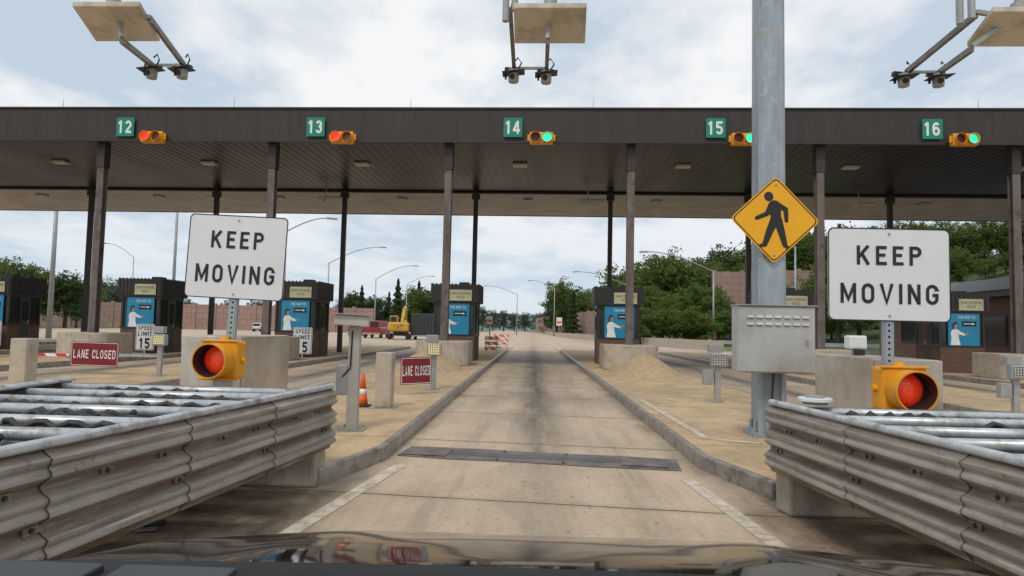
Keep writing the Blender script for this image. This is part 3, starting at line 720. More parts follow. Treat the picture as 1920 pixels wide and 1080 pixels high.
def cushion(cx, yend, hw_end, slope, label):
    s = empty('crash_cushion', (cx, yend, 0), 0, label, 'crash barrier', 'crash cushions in front of the islands')
    def hw(y): return hw_end - (yend-y)*slope
    l = s.location
    def sub(bb, nm, m__, par):
        B2 = MB(); B2.add([(x-l.x,y-l.y,z-l.z) for x,y,z in bb.v], bb.f); return B2.build(nm, m__, par)
    nseg = 8; ZR = .313; SL = .98
    rq = random.Random(int(cx*10))
    for sd in (-1, 1):
        for k in range(nseg):
            y1 = yend - k*SL + .12; y0 = yend - (k+1)*SL
            b = MB(); thrie(b, (cx+sd*(hw(y0)+.012), y0), (cx+sd*(hw(y1)), y1), ZR, sd, rq)
            pn = b.build('side_rail', m_rail, s, smooth=True, world=True)
            es = pn.modifiers.new('edges', 'EDGE_SPLIT'); es.split_angle = R(50)
            for q, (dy, zz) in enumerate(((.16,ZR+.186),(.30,ZR+.355),(.72,ZR+.355))):
                yc = y1 - dy; xc_ = cx + sd*(hw(yc)+.010)
                b = MB(); b.bar((xc_,yc-.040,zz),(xc_+sd*slope*.08,yc+.040,zz),.014,.034)
                sub(b, 'clip_plate', m_rail, pn)
                b = MB(); b.cyl((xc_,yc,zz),(xc_+sd*.02,yc,zz),.012,n=8); sub(b, 'bolt', m_trim, pn)
        b = MB(); y0 = yend - nseg*SL
        b.tube([(cx+sd*(hw(y0)+.022), y0, ZR+.545), (cx+sd*(hw(yend)+.022), yend+.1, ZR+.545)], .024, 14)
        b.bar((cx+sd*(hw(y0)-.015), y0, ZR+.547), (cx+sd*(hw(yend)-.015), yend+.1, ZR+.547), .05, .016)
        b.build('top_rail', m_pipe, s, smooth=False, world=True)
    k = 0; y = yend - .10
    while y > yend - 7.3:
        w = hw(y); r_ = .034
        b = MB(); b.cyl((cx-w+.0, y, .81), (cx+w-.0, y+(.03 if k%2 else -.03), .81), r_, n=20); b.build('cross_pipe', m_pipe, s, smooth=True, world=True)
        if k % 3 == 1:
            b = MB(); b.box(cx-w+.03,cx+w-.03,y-.10,y-.07,.36,.70); b.build('diaphragm', m_rail, s, world=True)
            b = MB(); b.box(cx-.06,cx+.06,y-.14,y-.02,.0,.36); b.build('diaphragm_leg', m_coldk, s, world=True)
        b = MB(); b.box(cx-w+.04,cx+w-.04,y-.42,y-.05,.66,.68); b.build('rubber_mat', m_rub, s, world=True)
        rr = random.Random(k*3+int(cx*7))
        for q2 in range(3):
            x = cx - w*rr.uniform(-.2,.7); L2 = w*rr.uniform(.4,.9); pts = []; ph = rr.uniform(0,6)
            for q in range(22):
                pts.append(Vector((min(cx+w-.06,x), y-.14-.10*q2+.022*math.sin(q*1.1+ph), .805+.02*math.sin(q*1.3+ph)))); x += L2/21
            b = MB(); b.tube(pts, .020, 7); b.build('rubber_strap', m_rub, s, world=True, smooth=True)
        y -= .47; k += 1
    b = MB(); b.prism([(cx-hw_end+.06,yend-.06),(cx+hw_end-.06,yend-.06),(cx+hw_end-.02,yend+.14),(cx-hw_end+.02,yend+.14)], 0, .60); b.build('footing', m_conc, s, bevel=.025, world=True)
    b = MB(); b.box(cx-hw_end+.02,cx+hw_end-.02,yend+.0,yend+.1,.62,.83); b.build('end_plate', m_rail, s, bevel=.01, world=True)
cushion(XI(0), 5.8, 1.17, .115, 'ribbed steel crash cushion with white cross pipes at lower left of the lane')
cushion(XI(1), 5.35, 1.25, .115, 'ribbed steel crash cushion with white cross pipes at lower right of the lane')

# ------------------------------------------------------------ gantry, pole, cabinet, pedestrian sign
pb = G(1428, 818)
gan = empty('overhead_gantry', (pb.x+.12, pb.y+.1, .15), 0, 'tall galvanised steel post in front of the canopy, carrying the overhead beam', 'gantry')
gx, gy = gan.location.x, gan.location.y
def octo(b, x, y, z0, z1, w0, w1):
    vs = []
    for z, w in ((z0,w0),(z1,w1)):
        c = w*.12
        for sx, sy in ((1,1),(-1,1),(-1,-1),(1,-1)):
            pr = [(sx*w/2, sy*(w/2-c)), (sx*(w/2-c), sy*w/2)]
            if sx*sy < 0: pr.reverse()
            for q in pr: vs.append((x+q[0], y+q[1], z))
    b.add(vs, [(k,(k+1)%8,8+(k+1)%8,8+k) for k in range(8)]+[tuple(range(7,-1,-1)),tuple(range(8,16))])
b = MB(); octo(b, gx, gy, .18, 7.9, .345, .315); b.build('post', m_galvpole, gan, world=True)
b = MB(); octo(b, gx, gy, 5.18, 5.26, .326, .326); b.build('collar', mat('collar_zinc',(.40,.43,.45),(.32,.29,.26),9,.5,.3), gan, world=True)
b = MB(); octo(b, gx, gy, .15, .20, .50, .50)
for a in range(8):
    t_ = R(a*45+22); b.cyl((gx+.21*math.cos(t_),gy+.21*math.sin(t_),.2),(gx+.21*math.cos(t_),gy+.21*math.sin(t_),.33),.018,n=8)
    b.cyl((gx+.21*math.cos(t_),gy+.21*math.sin(t_),.205),(gx+.21*math.cos(t_),gy+.21*math.sin(t_),.245),.036,n=6)
b.build('base_plate', m_galvpole, gan, world=True)
MB().tube([(gx+.10,gy-.20,.2),(gx+.10,gy-.20,1.0)], .022, 8).build('conduit', m_gray, gan, world=True)
MB().tube([(gx-.02,gy-.20,.2),(gx-.04,gy-.21,.5),(gx+.0,gy-.20,1.0)], .014, 8).build('conduit', m_dark, gan, world=True)
b = MB()
for z in (7.1, 7.9):
    for yy in (8.0, 8.9): b.cyl((-16,yy,z),(16,yy,z),.07,n=10)
x = -16
while x < 16:
    b.bar((x,8.0,7.1),(x+1,8.0,7.9),.05,.05); b.bar((x+1,8.0,7.9),(x+2,8.0,7.1),.05,.05); b.bar((x,8.9,7.1),(x+1,8.9,7.9),.05,.05); b.bar((x,8.0,7.1),(x,8.9,7.1),.05,.05); x += 2
b.build('overhead_truss', m_galv, gan, world=True)
for xx in (-15.6, 15.6):
    b = MB(); octo(b, xx, 8.4, 0, 7.9, .4, .37); b.build('end_post', m_galvpole, gan, world=True)

yc_ = gy-.32
c0 = atY(1384, 572, yc_-.13); c1 = atY(1531, 702, yc_-.13)
cab = empty('equipment_cabinet', ((c0.x+c1.x)/2, yc_, c1.z), 0, 'grey steel equipment cabinet with louvres strapped to the tall post', 'cabinet')
w = (c1.x-c0.x)/2; h = c0.z-c1.z
b = MB(); b.box(-w,w,-.10,.13,.0,h); b.build('box', m_cabd, cab, bevel=.008)
d = MB().box(-w+.012,w-.012,-.122,-.102,.015,h-.02).build('door', m_cabd, cab, bevel=.006)
m_slotshade = mat('louvre_shadow', (.20,.20,.195), rough=.8)  # dark strips under the louvres paint in the shade of the slots
for r_ in range(2):
    for q in range(7):
        x = -w*.68 + q*w*.235; zz = h*.86-.085*r_
        b = MB(); b.add([(x-.040,-.1225,zz),(x+.040,-.1225,zz),(x+.040,-.145,zz-.034),(x-.040,-.145,zz-.034),(x+.040,-.1225,zz-.034),(x-.040,-.1225,zz-.034)],[(0,3,2,1),(0,5,3),(1,2,4)])
        lv = b.build('louvre', m_cabd, d)
        MB().box(x-.038,x+.038,-.1235,-.1222,zz-.044,zz-.030).build('louvre_shade_strip', m_slotshade, d)
MB().box(w*.76,w*.80,-.14,-.122,h*.42,h*.50).build('handle', m_gray, d)
MB().box(-w-.015,w+.015,-.145,.14,h,h+.014).build('rain_lid', m_gray, cab)
MB().box(-.2,.1,.13,.16,.1,h-.1).build('mounting_bracket', m_galv, cab)

c = atY(1451, 412, gy-.22); hd = 83*(gy-.22)/F
ps = empty('pedestrian_sign', (c.x, c.y, c.z-hd), 0, 'yellow diamond warning sign with a black walking figure on the tall post', 'sign', ry=R(1.5))
def diamond(r, rad, cz):
    pts = []
    w_ = r*math.sqrt(2)
    for x, z in rrect(w_, w_, rad, 5): 
        a = R(45); pts.append((x*math.cos(a)-z*math.sin(a), cz + x*math.sin(a)+z*math.cos(a)))
    return pts
MB().xz(diamond(hd,.06,hd), 0, .005).build('sign_panel', m_ysign, ps)
b = MB(); o_ = diamond(hd-.02,.055,hd); i_ = diamond(hd-.038,.05,hd); n = len(o_)
b.add([(x,-.002,z) for x,z in o_]+[(x,-.002,z) for x,z in i_], [(k,(k+1)%n,n+(k+1)%n,n+k) for k in range(n)]); b.build('border', m_ink, ps)
k_ = hd/83
def P2(px, py): return ((px-1451)*k_, hd-(py-412)*k_)
b = MB(); lay = [0]
def limb(pts, ws):
    for q in range(len(pts)-1):
        (x0,z0),(x1,z1) = P2(*pts[q]), P2(*pts[q+1]); w0, w1 = ws[q]*k_/2, ws[q+1]*k_/2
        dx, dz = x1-x0, z1-z0; ll = math.hypot(dx,dz); ux, uz = dx/ll, dz/ll
        poly = []; a0 = math.atan2(uz,ux)
        for t in range(0,181,30): poly.append((x1+w1*math.cos(a0-math.pi/2+R(t)), z1+w1*math.sin(a0-math.pi/2+R(t))))
        for t in range(180,361,30): poly.append((x0+w0*math.cos(a0-math.pi/2+R(t)), z0+w0*math.sin(a0-math.pi/2+R(t))))
        lay[0] += 1; b.xz(poly[::-1], -.0030-.0004*lay[0], -.0015)
limb([(1438,368),(1438.5,369)], [17,17])
limb([(1449,387),(1451,398),(1453,412)], [24,21,18])
limb([(1443,384),(1436,401),(1417,410)], [10,9,7])
limb([(1456,384),(1470,392),(1472,413)], [10,9,7])
limb([(1450,412),(1441,435),(1433,459)], [16,13,9]); limb([(1433,460),(1426,461)], [7,6])
limb([(1456,412),(1463,434),(1470,458)], [16,13,9]); limb([(1470,459),(1475,463)], [7,6])
b.build('walking_figure', m_ink, ps)
for z in (hd*1.8, hd*.2): MB().cyl((0,-.012,z),(0,0,z),.012,n=8).build('bolt', m_gray, ps)
MB().box(-.18,.18,.005,.05,hd*1.4,hd*1.45).build('bracket', m_galv, ps)

# toll antennas
def antenna(corn, arms, cams, hangs, label):
    Ya, Yb = 8.35, 8.9
    P = [atY(*corn[0],Ya), atY(*corn[1],Ya), atY(*corn[2],Yb), atY(*corn[3],Yb)]
    ce = sum(P, Vector())/4
    s = empty('toll_antenna', tuple(ce), 0, label, 'antenna', 'overhead toll antennas with cameras')
    l = s.location
    def sub(bb, nm, m__, par, bv=0):
        B2 = MB(); B2.add([(x-l.x,y-l.y,z-l.z) for x,y,z in bb.v], bb.f); return B2.build(nm, m__, par, bevel=bv)
    u = Vector((0,0,.07))
    b = MB(); b.add(P+[p+u for p in P], [(0,1,2,3),(7,6,5,4),(1,0,4,5),(2,1,5,6),(3,2,6,7),(0,3,7,4)]); b.build('panel', m_beige, s, bevel=.01, world=True)
    b = MB()
    q = [ce+(p-ce)*.6+Vector((0,0,.10)) for p in P]
    b.bar(q[0],q[3],.05,.06); b.bar(q[1],q[2],.05,.06); b.bar((q[0]+q[3])/2,(q[1]+q[2])/2,.06,.06); b.build('back_frame', m_gray, s, world=True)
    m0 = ce + Vector((0,-.1,.14))
    b = MB(); b.cyl(m0, m0+Vector((0,0,.16)), .09, .09, 14); b.cyl(m0+Vector((0,0,.1)), (m0.x,m0.y,7.1), .045, n=10); b.build('hanger', m_gray, s, world=True)
    ends = []
    for (a, e), cpx in zip(arms, cams):
        p0 = atY(*a, 8.55); p1 = atY(*e, 10.0); ends.append(p1)
        b = MB(); b.bar(p0, p1, .055, .075); b.build('arm', m_arm, s, world=True)
        b = MB(); b.bar(p0+Vector((0,0,.04)), ce+Vector((0,0,.16)), .05, .05); b.build('arm_brace', m_gray, s, world=True)
        cc = atY(*cpx, 10.0)
        cm = MB(); cm.cyl((cc.x,cc.y-.02,cc.z+.10),(cc.x,cc.y-.02,cc.z-.10),.088,.078,16)
        cmo = cm.build('camera', m_gray, s, smooth=False, world=True, bevel=.02)
        sub(MB().bar((cc.x-.17,cc.y-.05,cc.z+.02),(cc.x+.17,cc.y-.05,cc.z+.06),.22,.012), 'shade_plate', m_black, cmo)
        sub(MB().cyl((cc.x-.02,cc.y-.10,cc.z-.03),(cc.x-.02,cc.y-.13,cc.z-.04),.04,n=12), 'lens', m_black, cmo)
        sub(MB().bar((cc.x-.12,cc.y,cc.z+.08),(cc.x-.12,cc.y,cc.z-.04),.03,.03), 'side_bracket', m_black, cmo)
        sub(MB().bar((cc.x,cc.y,cc.z+.09),p1,.06,.06), 'neck', m_black, cmo)
        sub(MB().bar((cc.x-.14,cc.y+.03,cc.z+.12),(cc.x+.12,cc.y+.03,cc.z+.10),.08,.07), 'junction_box', m_black, cmo, .01)
        sub(MB().tube([(cc.x+.05,cc.y,cc.z+.1),(cc.x+.12,cc.y-.04,cc.z+.2),(cc.x+.06,cc.y,cc.z+.3),p1+Vector((.02,0,.12))], .012, 6), 'cable', m_black, cmo)
    for hpx, hpy in hangs:
        p0 = atY(hpx, hpy, 8.4); b = MB(); b.cyl(p0, (p0.x,p0.y,7.1), .045, n=10); b.build('hanger', m_gray, s, world=True)
    b = MB(); b.bar(ends[0], ends[1], .035, .035); b.build('cross_bar', m_gray, s, world=True)
antenna([(135,12),(262,12),(300,78),(180,78)], [((228,76),(285,122)),((283,38),(345,122))], [(286,137),(343,137)], [], 'leftmost beige overhead toll antenna with two cameras against the sky')
antenna([(963,15),(1100,15),(1097,82),(965,82)], [((957,18),(964,128)),((1027,78),(1025,128))], [(963,144),(1024,146)], [(948,40),(965,20)], 'middle beige overhead toll antenna with two cameras above the centre lane')
antenna([(1862,22),(1990,22),(1938,88),(1813,88)], [((1830,28),(1700,135)),((1822,92),(1762,135))], [(1693,152),(1758,152)], [(1800,45),(1822,35)], 'rightmost beige overhead toll antenna with two cameras, cut by the picture edge')

# ------------------------------------------------------------ island furniture
def zat(px, py, Y): return atY(px, py, Y).z
p = G(663, 806); Y = p.y
s = empty('reader_post', (p.x-.02, Y, .15), 0, 'grey steel post with a wide top box beside the left crash cushion', 'post')
top = zat(660, 612, Y)-.15
MB().box(-.065,.065,-.05,.05,.01,top).build('post', mat('post_paint',(.44,.42,.38),(.36,.34,.30),4,.55), s, bevel=.006)
b = MB(); b.box(-.15,.15,-.13,.13,0,.015)
for sx in (-1,1):
    for sy in (-1,1): b.cyl((sx*.115,sy*.095,.01),(sx*.115,sy*.095,.05),.014,n=8)
b.build('base_plate', m_gray, s)
MB().bar((-.22,-.08,top+.08),(.17,-.02,top+.06),.22,.13).build('top_box', m_ceil, s, bevel=.015)
MB().bar((-.24,-.10,top+.152),(.19,-.02,top+.132),.28,.012).build('sun_shield', m_gray, s)
MB().box(-.20,-.065,-.06,.10,top-.82,top-.46).build('side_box', m_gray, s, bevel=.01)
MB().tube([(-.02,-.055,top-.05),(-.03,-.065,top*.6),(-.12,-.06,top-.6)], .01, 6).build('cable', m_black, s)
for px, py, lb in ((720,764,'square concrete pillar on a base plate beside the orange cone'),(41,729,'square concrete pillar at the left edge of the picture')):
    p = G(px, py); s = empty('concrete_pillar', (p.x,p.y,.15), 0, lb, 'pillar', 'concrete pillars on the islands')
    h = zat(px, 660 if px > 100 else 634, p.y)-.15; w = .125 if px > 100 else .15
    MB().box(-w,w,-w,w,.015,h).build('shaft', m_concl, s, bevel=.02)
    MB().box(-w-.06,w+.06,-w-.05,w+.05,0,.015).build('base_plate', m_gray, s)
    MB().box(w,w+.012,-.05,.05,h-.25,h-.1).build('reflector', m_gray, s)
p = G(679, 762); s = empty('traffic_cone', (p.x,p.y,.15), 0, 'orange traffic cone with a white band behind the grey post', 'cone'); s.scale = (.72,.72,.85)
MB().box(-.16,.16,-.16,.16,0,.03).build('base', m_rub, s)
MB().cyl((0,0,.03),(0,0,.22),.12,.095,20).build('cone_body', m_or, s, smooth=True)
MB().cyl((0,0,.22),(0,0,.32),.095,.075,20).build('reflective_band', m_inkw, s, smooth=True)
MB().cyl((0,0,.32),(0,0,.60),.075,.028,20).build('cone_tip', m_or, s, smooth=True)

def lamp_post(px, py, pyt, lit, label, k=1):
    p = G(px, py); s = empty('island_floodlight', (p.x,p.y,.15), 0, label, 'lamp', 'small floodlights on the islands')
    h = zat(px, pyt, p.y)-.15
    MB().box(-.05,.05,-.04,.04,.01,h*.8).build('post', m_gray, s)
    MB().box(-.12,.12,-.1,.1,0,.015).build('base_plate', m_gray, s)
    hd_ = MB().box(-.13,.15,-.12,.04,h*.62,h*.84).build('lamp_head', m_galv, s, bevel=.012)
    MB().box(-.11,.13,-.128,-.12,h*.64,h*.82).build('lens', m_litwarm if lit else m_litoff, hd_)
    b = MB()
    for q in range(6): b.box(-.11+q*.046,-.104+q*.046,-.134,-.128,h*.64,h*.82)
    for q in range(5): b.box(-.11,.13,-.136,-.1345,h*.64+q*h*.044,h*.64+q*h*.044+.006)
    b.build('grille', m_black, hd_)
    MB().box(-.16,.08,-.06,.10,h*.86,h).build('top_box', m_gray, s, bevel=.01)
    if k: MB().box(-.26,-.08,-.05,.08,h*.30,h*.55).build('side_box', m_gray, s, bevel=.01)
    return s
lamp_post(298, 705, 612, True, 'small island floodlight lit yellow beside the left lane closed sign', 0)
lamp_post(812, 730, 628, True, 'small island floodlight just left of the centre lane', 0)
lamp_post(1345, 754, 646, False, 'small island floodlight with side box left of the tall post')
lamp_post(1905, 780, 668, False, 'small island floodlight at the right edge of the picture')
p = atY(1604, 640, 7.0)
s = empty('camera_box', (p.x,p.y,p.z-.08), 0, 'small white camera box on top of the right block', 'camera box')
MB().box(-.09,.09,-.07,.07,0,.14).build('box', m_white, s, bevel=.02); MB().box(-.03,.03,-.02,.02,-.14,0).build('bracket', m_gray, s); MB().box(-.05,.05,-.09,-.07,-.06,0).build('lens', m_black, s)

def closed_sign(px, py, Y, w, h, rz, tilt, label, armto):
    c = atY(px, py, Y)
    s = empty('lane_closed_sign', (c.x,c.y,c.z-h/2), rz, label, 'sign', 'lane closed signs', ry=tilt)
    MB().xz(rrect(w,h,.03,4,0,h/2), 0, .006).build('sign_panel', m_maroon, s)
    b = MB(); o_ = rrect(w-.03,h-.03,.03,4,0,h/2); i_ = rrect(w-.05,h-.05,.025,4,0,h/2); n = len(o_)
    b.add([(x,-.002,z) for x,z in o_]+[(x,-.002,z) for x,z in i_], [(k,(k+1)%n,n+(k+1)%n,n+k) for k in range(n)]); b.build('border', m_inkw, s)
    htext('LANE CLOSED', w*.88, h*.36, m_inkw, s, 0, -.004, h/2, 'lettering', .15, .22)
    MB().box(-w*.4,armto,.008,.04,h*.45,h*.55).build('gate_arm', m_galv, s)
closed_sign(177, 664, G(298,705).y+.1, 1.12, .55, 0, R(.6), 'maroon LANE CLOSED sign at the far left by the rounded concrete block', 1.45)
closed_sign(781, 695, 12.3, .62, .50, R(35), R(-1), 'maroon LANE CLOSED sign turned sideways beside the concrete pillar', .5)

pd = atY(1528, 757, 5.25)
s = empty('round_cap', (pd.x, 5.25, .87), 0, 'low round galvanised cap sitting on the inner end of the right crash cushion', 'cap')
ht = max(.05, pd.z-.87)
MB().cyl((0,0,0),(0,0,ht-.03),.09,n=20).build('stem', m_gray, s); MB().cyl((0,0,ht-.03),(0,0,ht),.125,n=32).build('top_disc', m_white, s, bevel=.006); MB().cyl((0,0,ht),(0,0,ht+.015),.07,n=20).build('centre_cap', m_gray, s)

# red and white closed-lane gate on the far left
p0 = atY(66, 665, 21); p1 = atY(130, 666, 21)
s = empty('gate_barrier', (p1.x, 21, 0), 0, 'low red and white striped gate bar left of the left LANE CLOSED sign', 'barrier')
MB().box(p0.x-p1.x,0,-.03,.03,p1.z-.045,p1.z+.045).build('bar', m_rstripe, s); MB().box(-.12,.12,.04,.24,0,p1.z+.15).build('gate_post', m_gray, s, bevel=.01)
# scrap of torn rubber beside the left cushion
p = G(272, 992, 0); s = empty('debris', (p.x,p.y,0), .5, 'scrap of torn black rubber on the ground beside the left crash cushion', 'debris')
b = MB(); b.tube([(-.12,0,.02),(-.05,.03,.035),(.04,-.01,.02),(.12,.03,.03)], .018, 6); b.build('rubber_strip', m_rub, s)
b = MB(); b.bar((-.05,-.05,.012),(.07,-.08,.02),.06,.01); b.build('plastic_shard', m_gray, s)

# far barrier furniture
def barricade(px, py, w, h, label):
    p = G(px, py, 0); s = empty('striped_barricade', (p.x,p.y,0), 0, label, 'barricade', 'striped barricades beyond the booths')
    for q in range(3): MB().box(-w/2,w/2,-.03,0,h*(.22+.27*q),h*(.22+.27*q)+h*.19).build('board', m_stripe, s)
    for sx in (-1,1):
        MB().box(sx*w*.38-.03,sx*w*.38+.03,0,.05,0,h).build('leg', m_white, s); MB().box(sx*w*.38-.04,sx*w*.38+.04,-.4,.4,0,.05).build('foot', m_black, s)
    return s
barricade(921, 664, .75, 1.0, 'striped orange and white barricade beside the booth left of the lane')
barricade(930, 652, .8, 1.0, 'second striped barricade, between two others by the lane')
barricade(944, 652, .8, 1.0, 'striped barricade nearest the open centre lane')
barricade(1330, 648, 1.3, 1.7, 'striped barricade under a small orange sign right of the lanes')
for px, py, pyt, lb, mm, shp in ((917,660,600,'small white work sign above the barricades left of the lane', m_white,0),(1326,650,606,'small orange diamond work sign above the right barricade', m_or,1),(1048,636,603,'small orange and white sign beside the far pink wall', m_white,0)):
    p = G(px, py, 0); zt = zat(px, pyt, p.y); s = empty('work_sign', (p.x,p.y+.1,0), 0, lb, 'sign', 'small work signs beyond the canopy')
    MB().box(-.03,.03,0,.05,0,zt).build('post', m_gray, s)
    r_ = 10*p.y/F*.7
    if shp: MB().xz([(0,zt-r_),(-r_,zt),(0,zt+r_),(r_,zt)], -.02, 0).build('sign_panel', mm, s)
    else:
        MB().xz(rrect(r_*1.5,r_*2.2,.03,3,0,zt), -.02, 0).build('sign_panel', mm, s); MB().box(-r_*.6,r_*.6,-.03,-.02,zt-r_*.5,zt+r_*.1).build('legend', m_or, s)

# noise walls
def wall(name, p0, p1, z0, z1, n, label, step=0):
    p0 = Vector(p0); p1 = Vector(p1); s = empty(name, (p0.x,p0.y,0), 0, label, 'wall')
    for k in range(n):
        a = p0.lerp(p1, k/n); c_ = p0.lerp(p1, (k+1)/n); zt = z1 + step*(k//2)
        MB().bar((a.x,a.y,(z0+zt)/2),(c_.x,c_.y,(z0+zt)/2),.3,zt-z0).build('wall_panel', m_wallb, s, world=True)
        MB().box(a.x-.3,a.x+.3,a.y-.3,a.y+.3,z0,zt+.25).build('pier', m_wallb, s, world=True)
wall('noise_wall', (1.5,262), (12.8,136), 0, 5.4, 14, 'pink panelled noise wall along the far right side of the road')
wall('noise_wall', (28,104), (66,102), 2, 10.9, 9, 'tall pink panelled noise wall among the trees on the right hillside', .35)
wall('noise_wall', (-95,118), (-30,125), 0, 4.6, 18, 'long low pink noise wall on the far left')
s = empty('jersey_barrier', (14.3,52.5,0), 0, 'white concrete barrier curving along the right road edge beyond the booths', 'barrier')
pts = [(14.6,52),(11.8,66),(9,85),(6.6,108),(5.2,130),(3.6,180)]
for k in range(len(pts)-1):
    MB().bar((*pts[k],.4),(*pts[k+1],.4),.3,.8).build('barrier_segment', m_concl, s, world=True); MB().bar((*pts[k],.12),(*pts[k+1],.12),.6,.24).build('barrier_foot', m_concl, s, world=True)
s = empty('guard_rail', (15.5,56,0), 0, 'low steel guard rail on the grass right of the barrier', 'guard rail')
MB().bar((15.5,56,.65),(34,50,.65),.08,.3).build('rail', m_galv, s, world=True)
for k in range(8):
    a = Vector((15.5,56)).lerp(Vector((34,50)), k/7); MB().box(a.x-.07,a.x+.07,a.y+.05,a.y+.2,0,.8).build('post', m_gray, s, world=True)
s = empty('roadside_wall', (-30,31,0), 0, 'low tan kerb wall at the far left beyond the first booth', 'wall')
MB().box(-60,-24,-.2,.2,0,.7).build('wall_body', m_concl, s)

# building on the right
s = empty('service_building', (30,38,0), 0, 'low brick service building with dark flat roof behind the rightmost booth', 'building')
MB().box(-6,7,-9,9,0,3.55).build('wall', m_brick, s)
MB().box(-6.7,7.7,-9.7,9.7,3.55,3.85).build('soffit_band', m_trim, s)
b = MB(); b.add([(-6.8,-9.8,3.86),(7.8,-9.8,3.86),(7.8,9.8,3.86),(-6.8,9.8,3.86),(-5.6,-8.6,4.6),(6.6,-8.6,4.6),(6.6,8.6,4.6),(-5.6,8.6,4.6)],[(0,1,5,4),(1,2,6,5),(2,3,7,6),(3,0,4,7),(4,5,6,7),(3,2,1,0)]); b.build('roof', m_roofg, s)
for y in (-7.5,-3.5,.5,4.5):
    w_ = MB().box(-6.06,-6.0,y,y+1.7,1.1,2.6).build('window', m_trim, s); MB().box(-6.08,-6.062,y+.08,y+1.62,1.18,2.52).build('pane', m_glass, w_)
dd = MB().box(-4,-3,-9.06,-9,0,2.2).build('door', m_trim, s); MB().box(-3.2,-3.14,-9.12,-9.06,1,1.15).build('handle', m_gray, dd)

# ------------------------------------------------------------ street lamps
def street_lamp(pxb, pyj, pxt, pyt, Y, label, r=.10):
    j = atY(pxb, pyj, Y); t_ = atY(pxt, pyt, Y) if pxt else None
    s = empty('street_lamp', (j.x,Y,0), 0, label, 'street lamp', 'tall street lamps around the plaza')
    MB().cyl((0,0,0),(0,0,j.z),r*1.3,r*.75,10).build('pole', m_lampgal, s, smooth=True)
    if t_ is not None:
        dx, dz = t_.x-j.x, t_.z-j.z; pts = []
        for k in range(9):
            u = k/8; pts.append(Vector((dx*u, 0, j.z-.1 + dz*math.sin(u*math.pi/2))))
        MB().tube(pts, r*.55, 8).build('arm', m_lampgal, s)
        e = pts[-1]; sg = 1 if dx > 0 else -1
        MB().bar(e, e+Vector((sg*.9,0,-.05)), .35, .16).build('lamp_head', m_lampgal, s, bevel=.04)
    else:
        MB().cyl((0,0,j.z),(0,0,j.z+.25),r*2,r*1.5,10).build('pole_cap', m_lampgal, s)
for a in ((1338,508,1215,470,70,'tall street lamp with a long arm reaching left in front of the right trees'),
          (1491,462,1440,452,62,'tall pale pole between the yellow diamond sign and the right KEEP MOVING sign'),
          (705,522,775,497,112,'street lamp with right-pointing arm behind the yellow excavator'),
          (617,492,712,462,88,'street lamp whose arm reaches right beside a dark column left of centre'),
          (537,432,613,407,58,'street lamp whose arm tip shows right of the left KEEP MOVING sign'),
          (251,482,200,455,118,'small far street lamp above the booth on the left, arm to the left'),
          (763,532,808,517,145,'far small street lamp above the dark trailer'),
          (970,552,915,535,150,'far small street lamp in the middle of the open lane view'),
          (1040,542,998,525,140,'far street lamp above the pink wall at centre right'),
          (1172,532,1085,508,100,'street lamp whose arm reaches left beside the booth right of the lane')):
    street_lamp(*a)
street_lamp(110, 330, None, None, 46, 'thick pale mast at the far left behind the canopy', .15)
street_lamp(336, 330, None, None, 56, 'slim pale mast just left of the left KEEP MOVING sign', .12)

# ------------------------------------------------------------ far vehicles
m_exc = mat('machine_yellow', (.60,.35,.03), (.48,.28,.03), 2, .5, dirt=(.25,.17,.07), dscale=1.5)
s = empty('excavator', (atY(749,633,70).x,70,0), R(6), 'yellow tracked excavator seen from behind beyond the booths', 'excavator'); s.scale = (.86,.86,.86)
for sx in (-1,1):
    b = MB(); b.box(sx*1.1-.28,sx*1.1+.28,-1.7,1.7,.05,.75); b.build('track', m_black, s, bevel=.2)
MB().box(-.7,.7,-.8,.8,.45,.95).build('undercarriage', m_dark, s)
cw = MB().box(-1.25,1.25,-2.1,-1.1,1.0,2.1).build('counterweight', m_exc, s, bevel=.22)
text('CAT', 1.05, .42, m_ink, cw, 0, -2.105, 1.52, 'lettering')
MB().box(-1.2,1.2,-1.1,1.5,.95,1.95).build('engine_deck', m_exc, s, bevel=.05)
MB().box(.35,.9,-.6,.2,1.95,2.35).build('engine_hood', m_exc, s, bevel=.05); MB().cyl((.6,-.2,2.35),(.6,-.2,2.8),.06,n=10).build('exhaust', m_dark, s)
cb = MB().box(-1.2,-.3,-.2,1.6,1.95,2.9).build('cab', m_exc, s, bevel=.06); MB().box(-1.1,-.4,-.22,-.2,2.1,2.75).build('window', m_glass, cb)
b = MB(); b.bar((.15,1.2,1.8),(.25,2.9,3.7),.38,.5); b.bar((.25,2.9,3.7),(.3,4.5,4.0),.33,.45); b.build('boom', m_exc, s); MB().bar((.3,4.4,4.0),(.3,5.0,1.4),.3,.4).build('stick', m_exc, s)
MB().box(-.1,.7,4.5,5.4,.6,1.5).build('bucket', m_dark, s, bevel=.1)
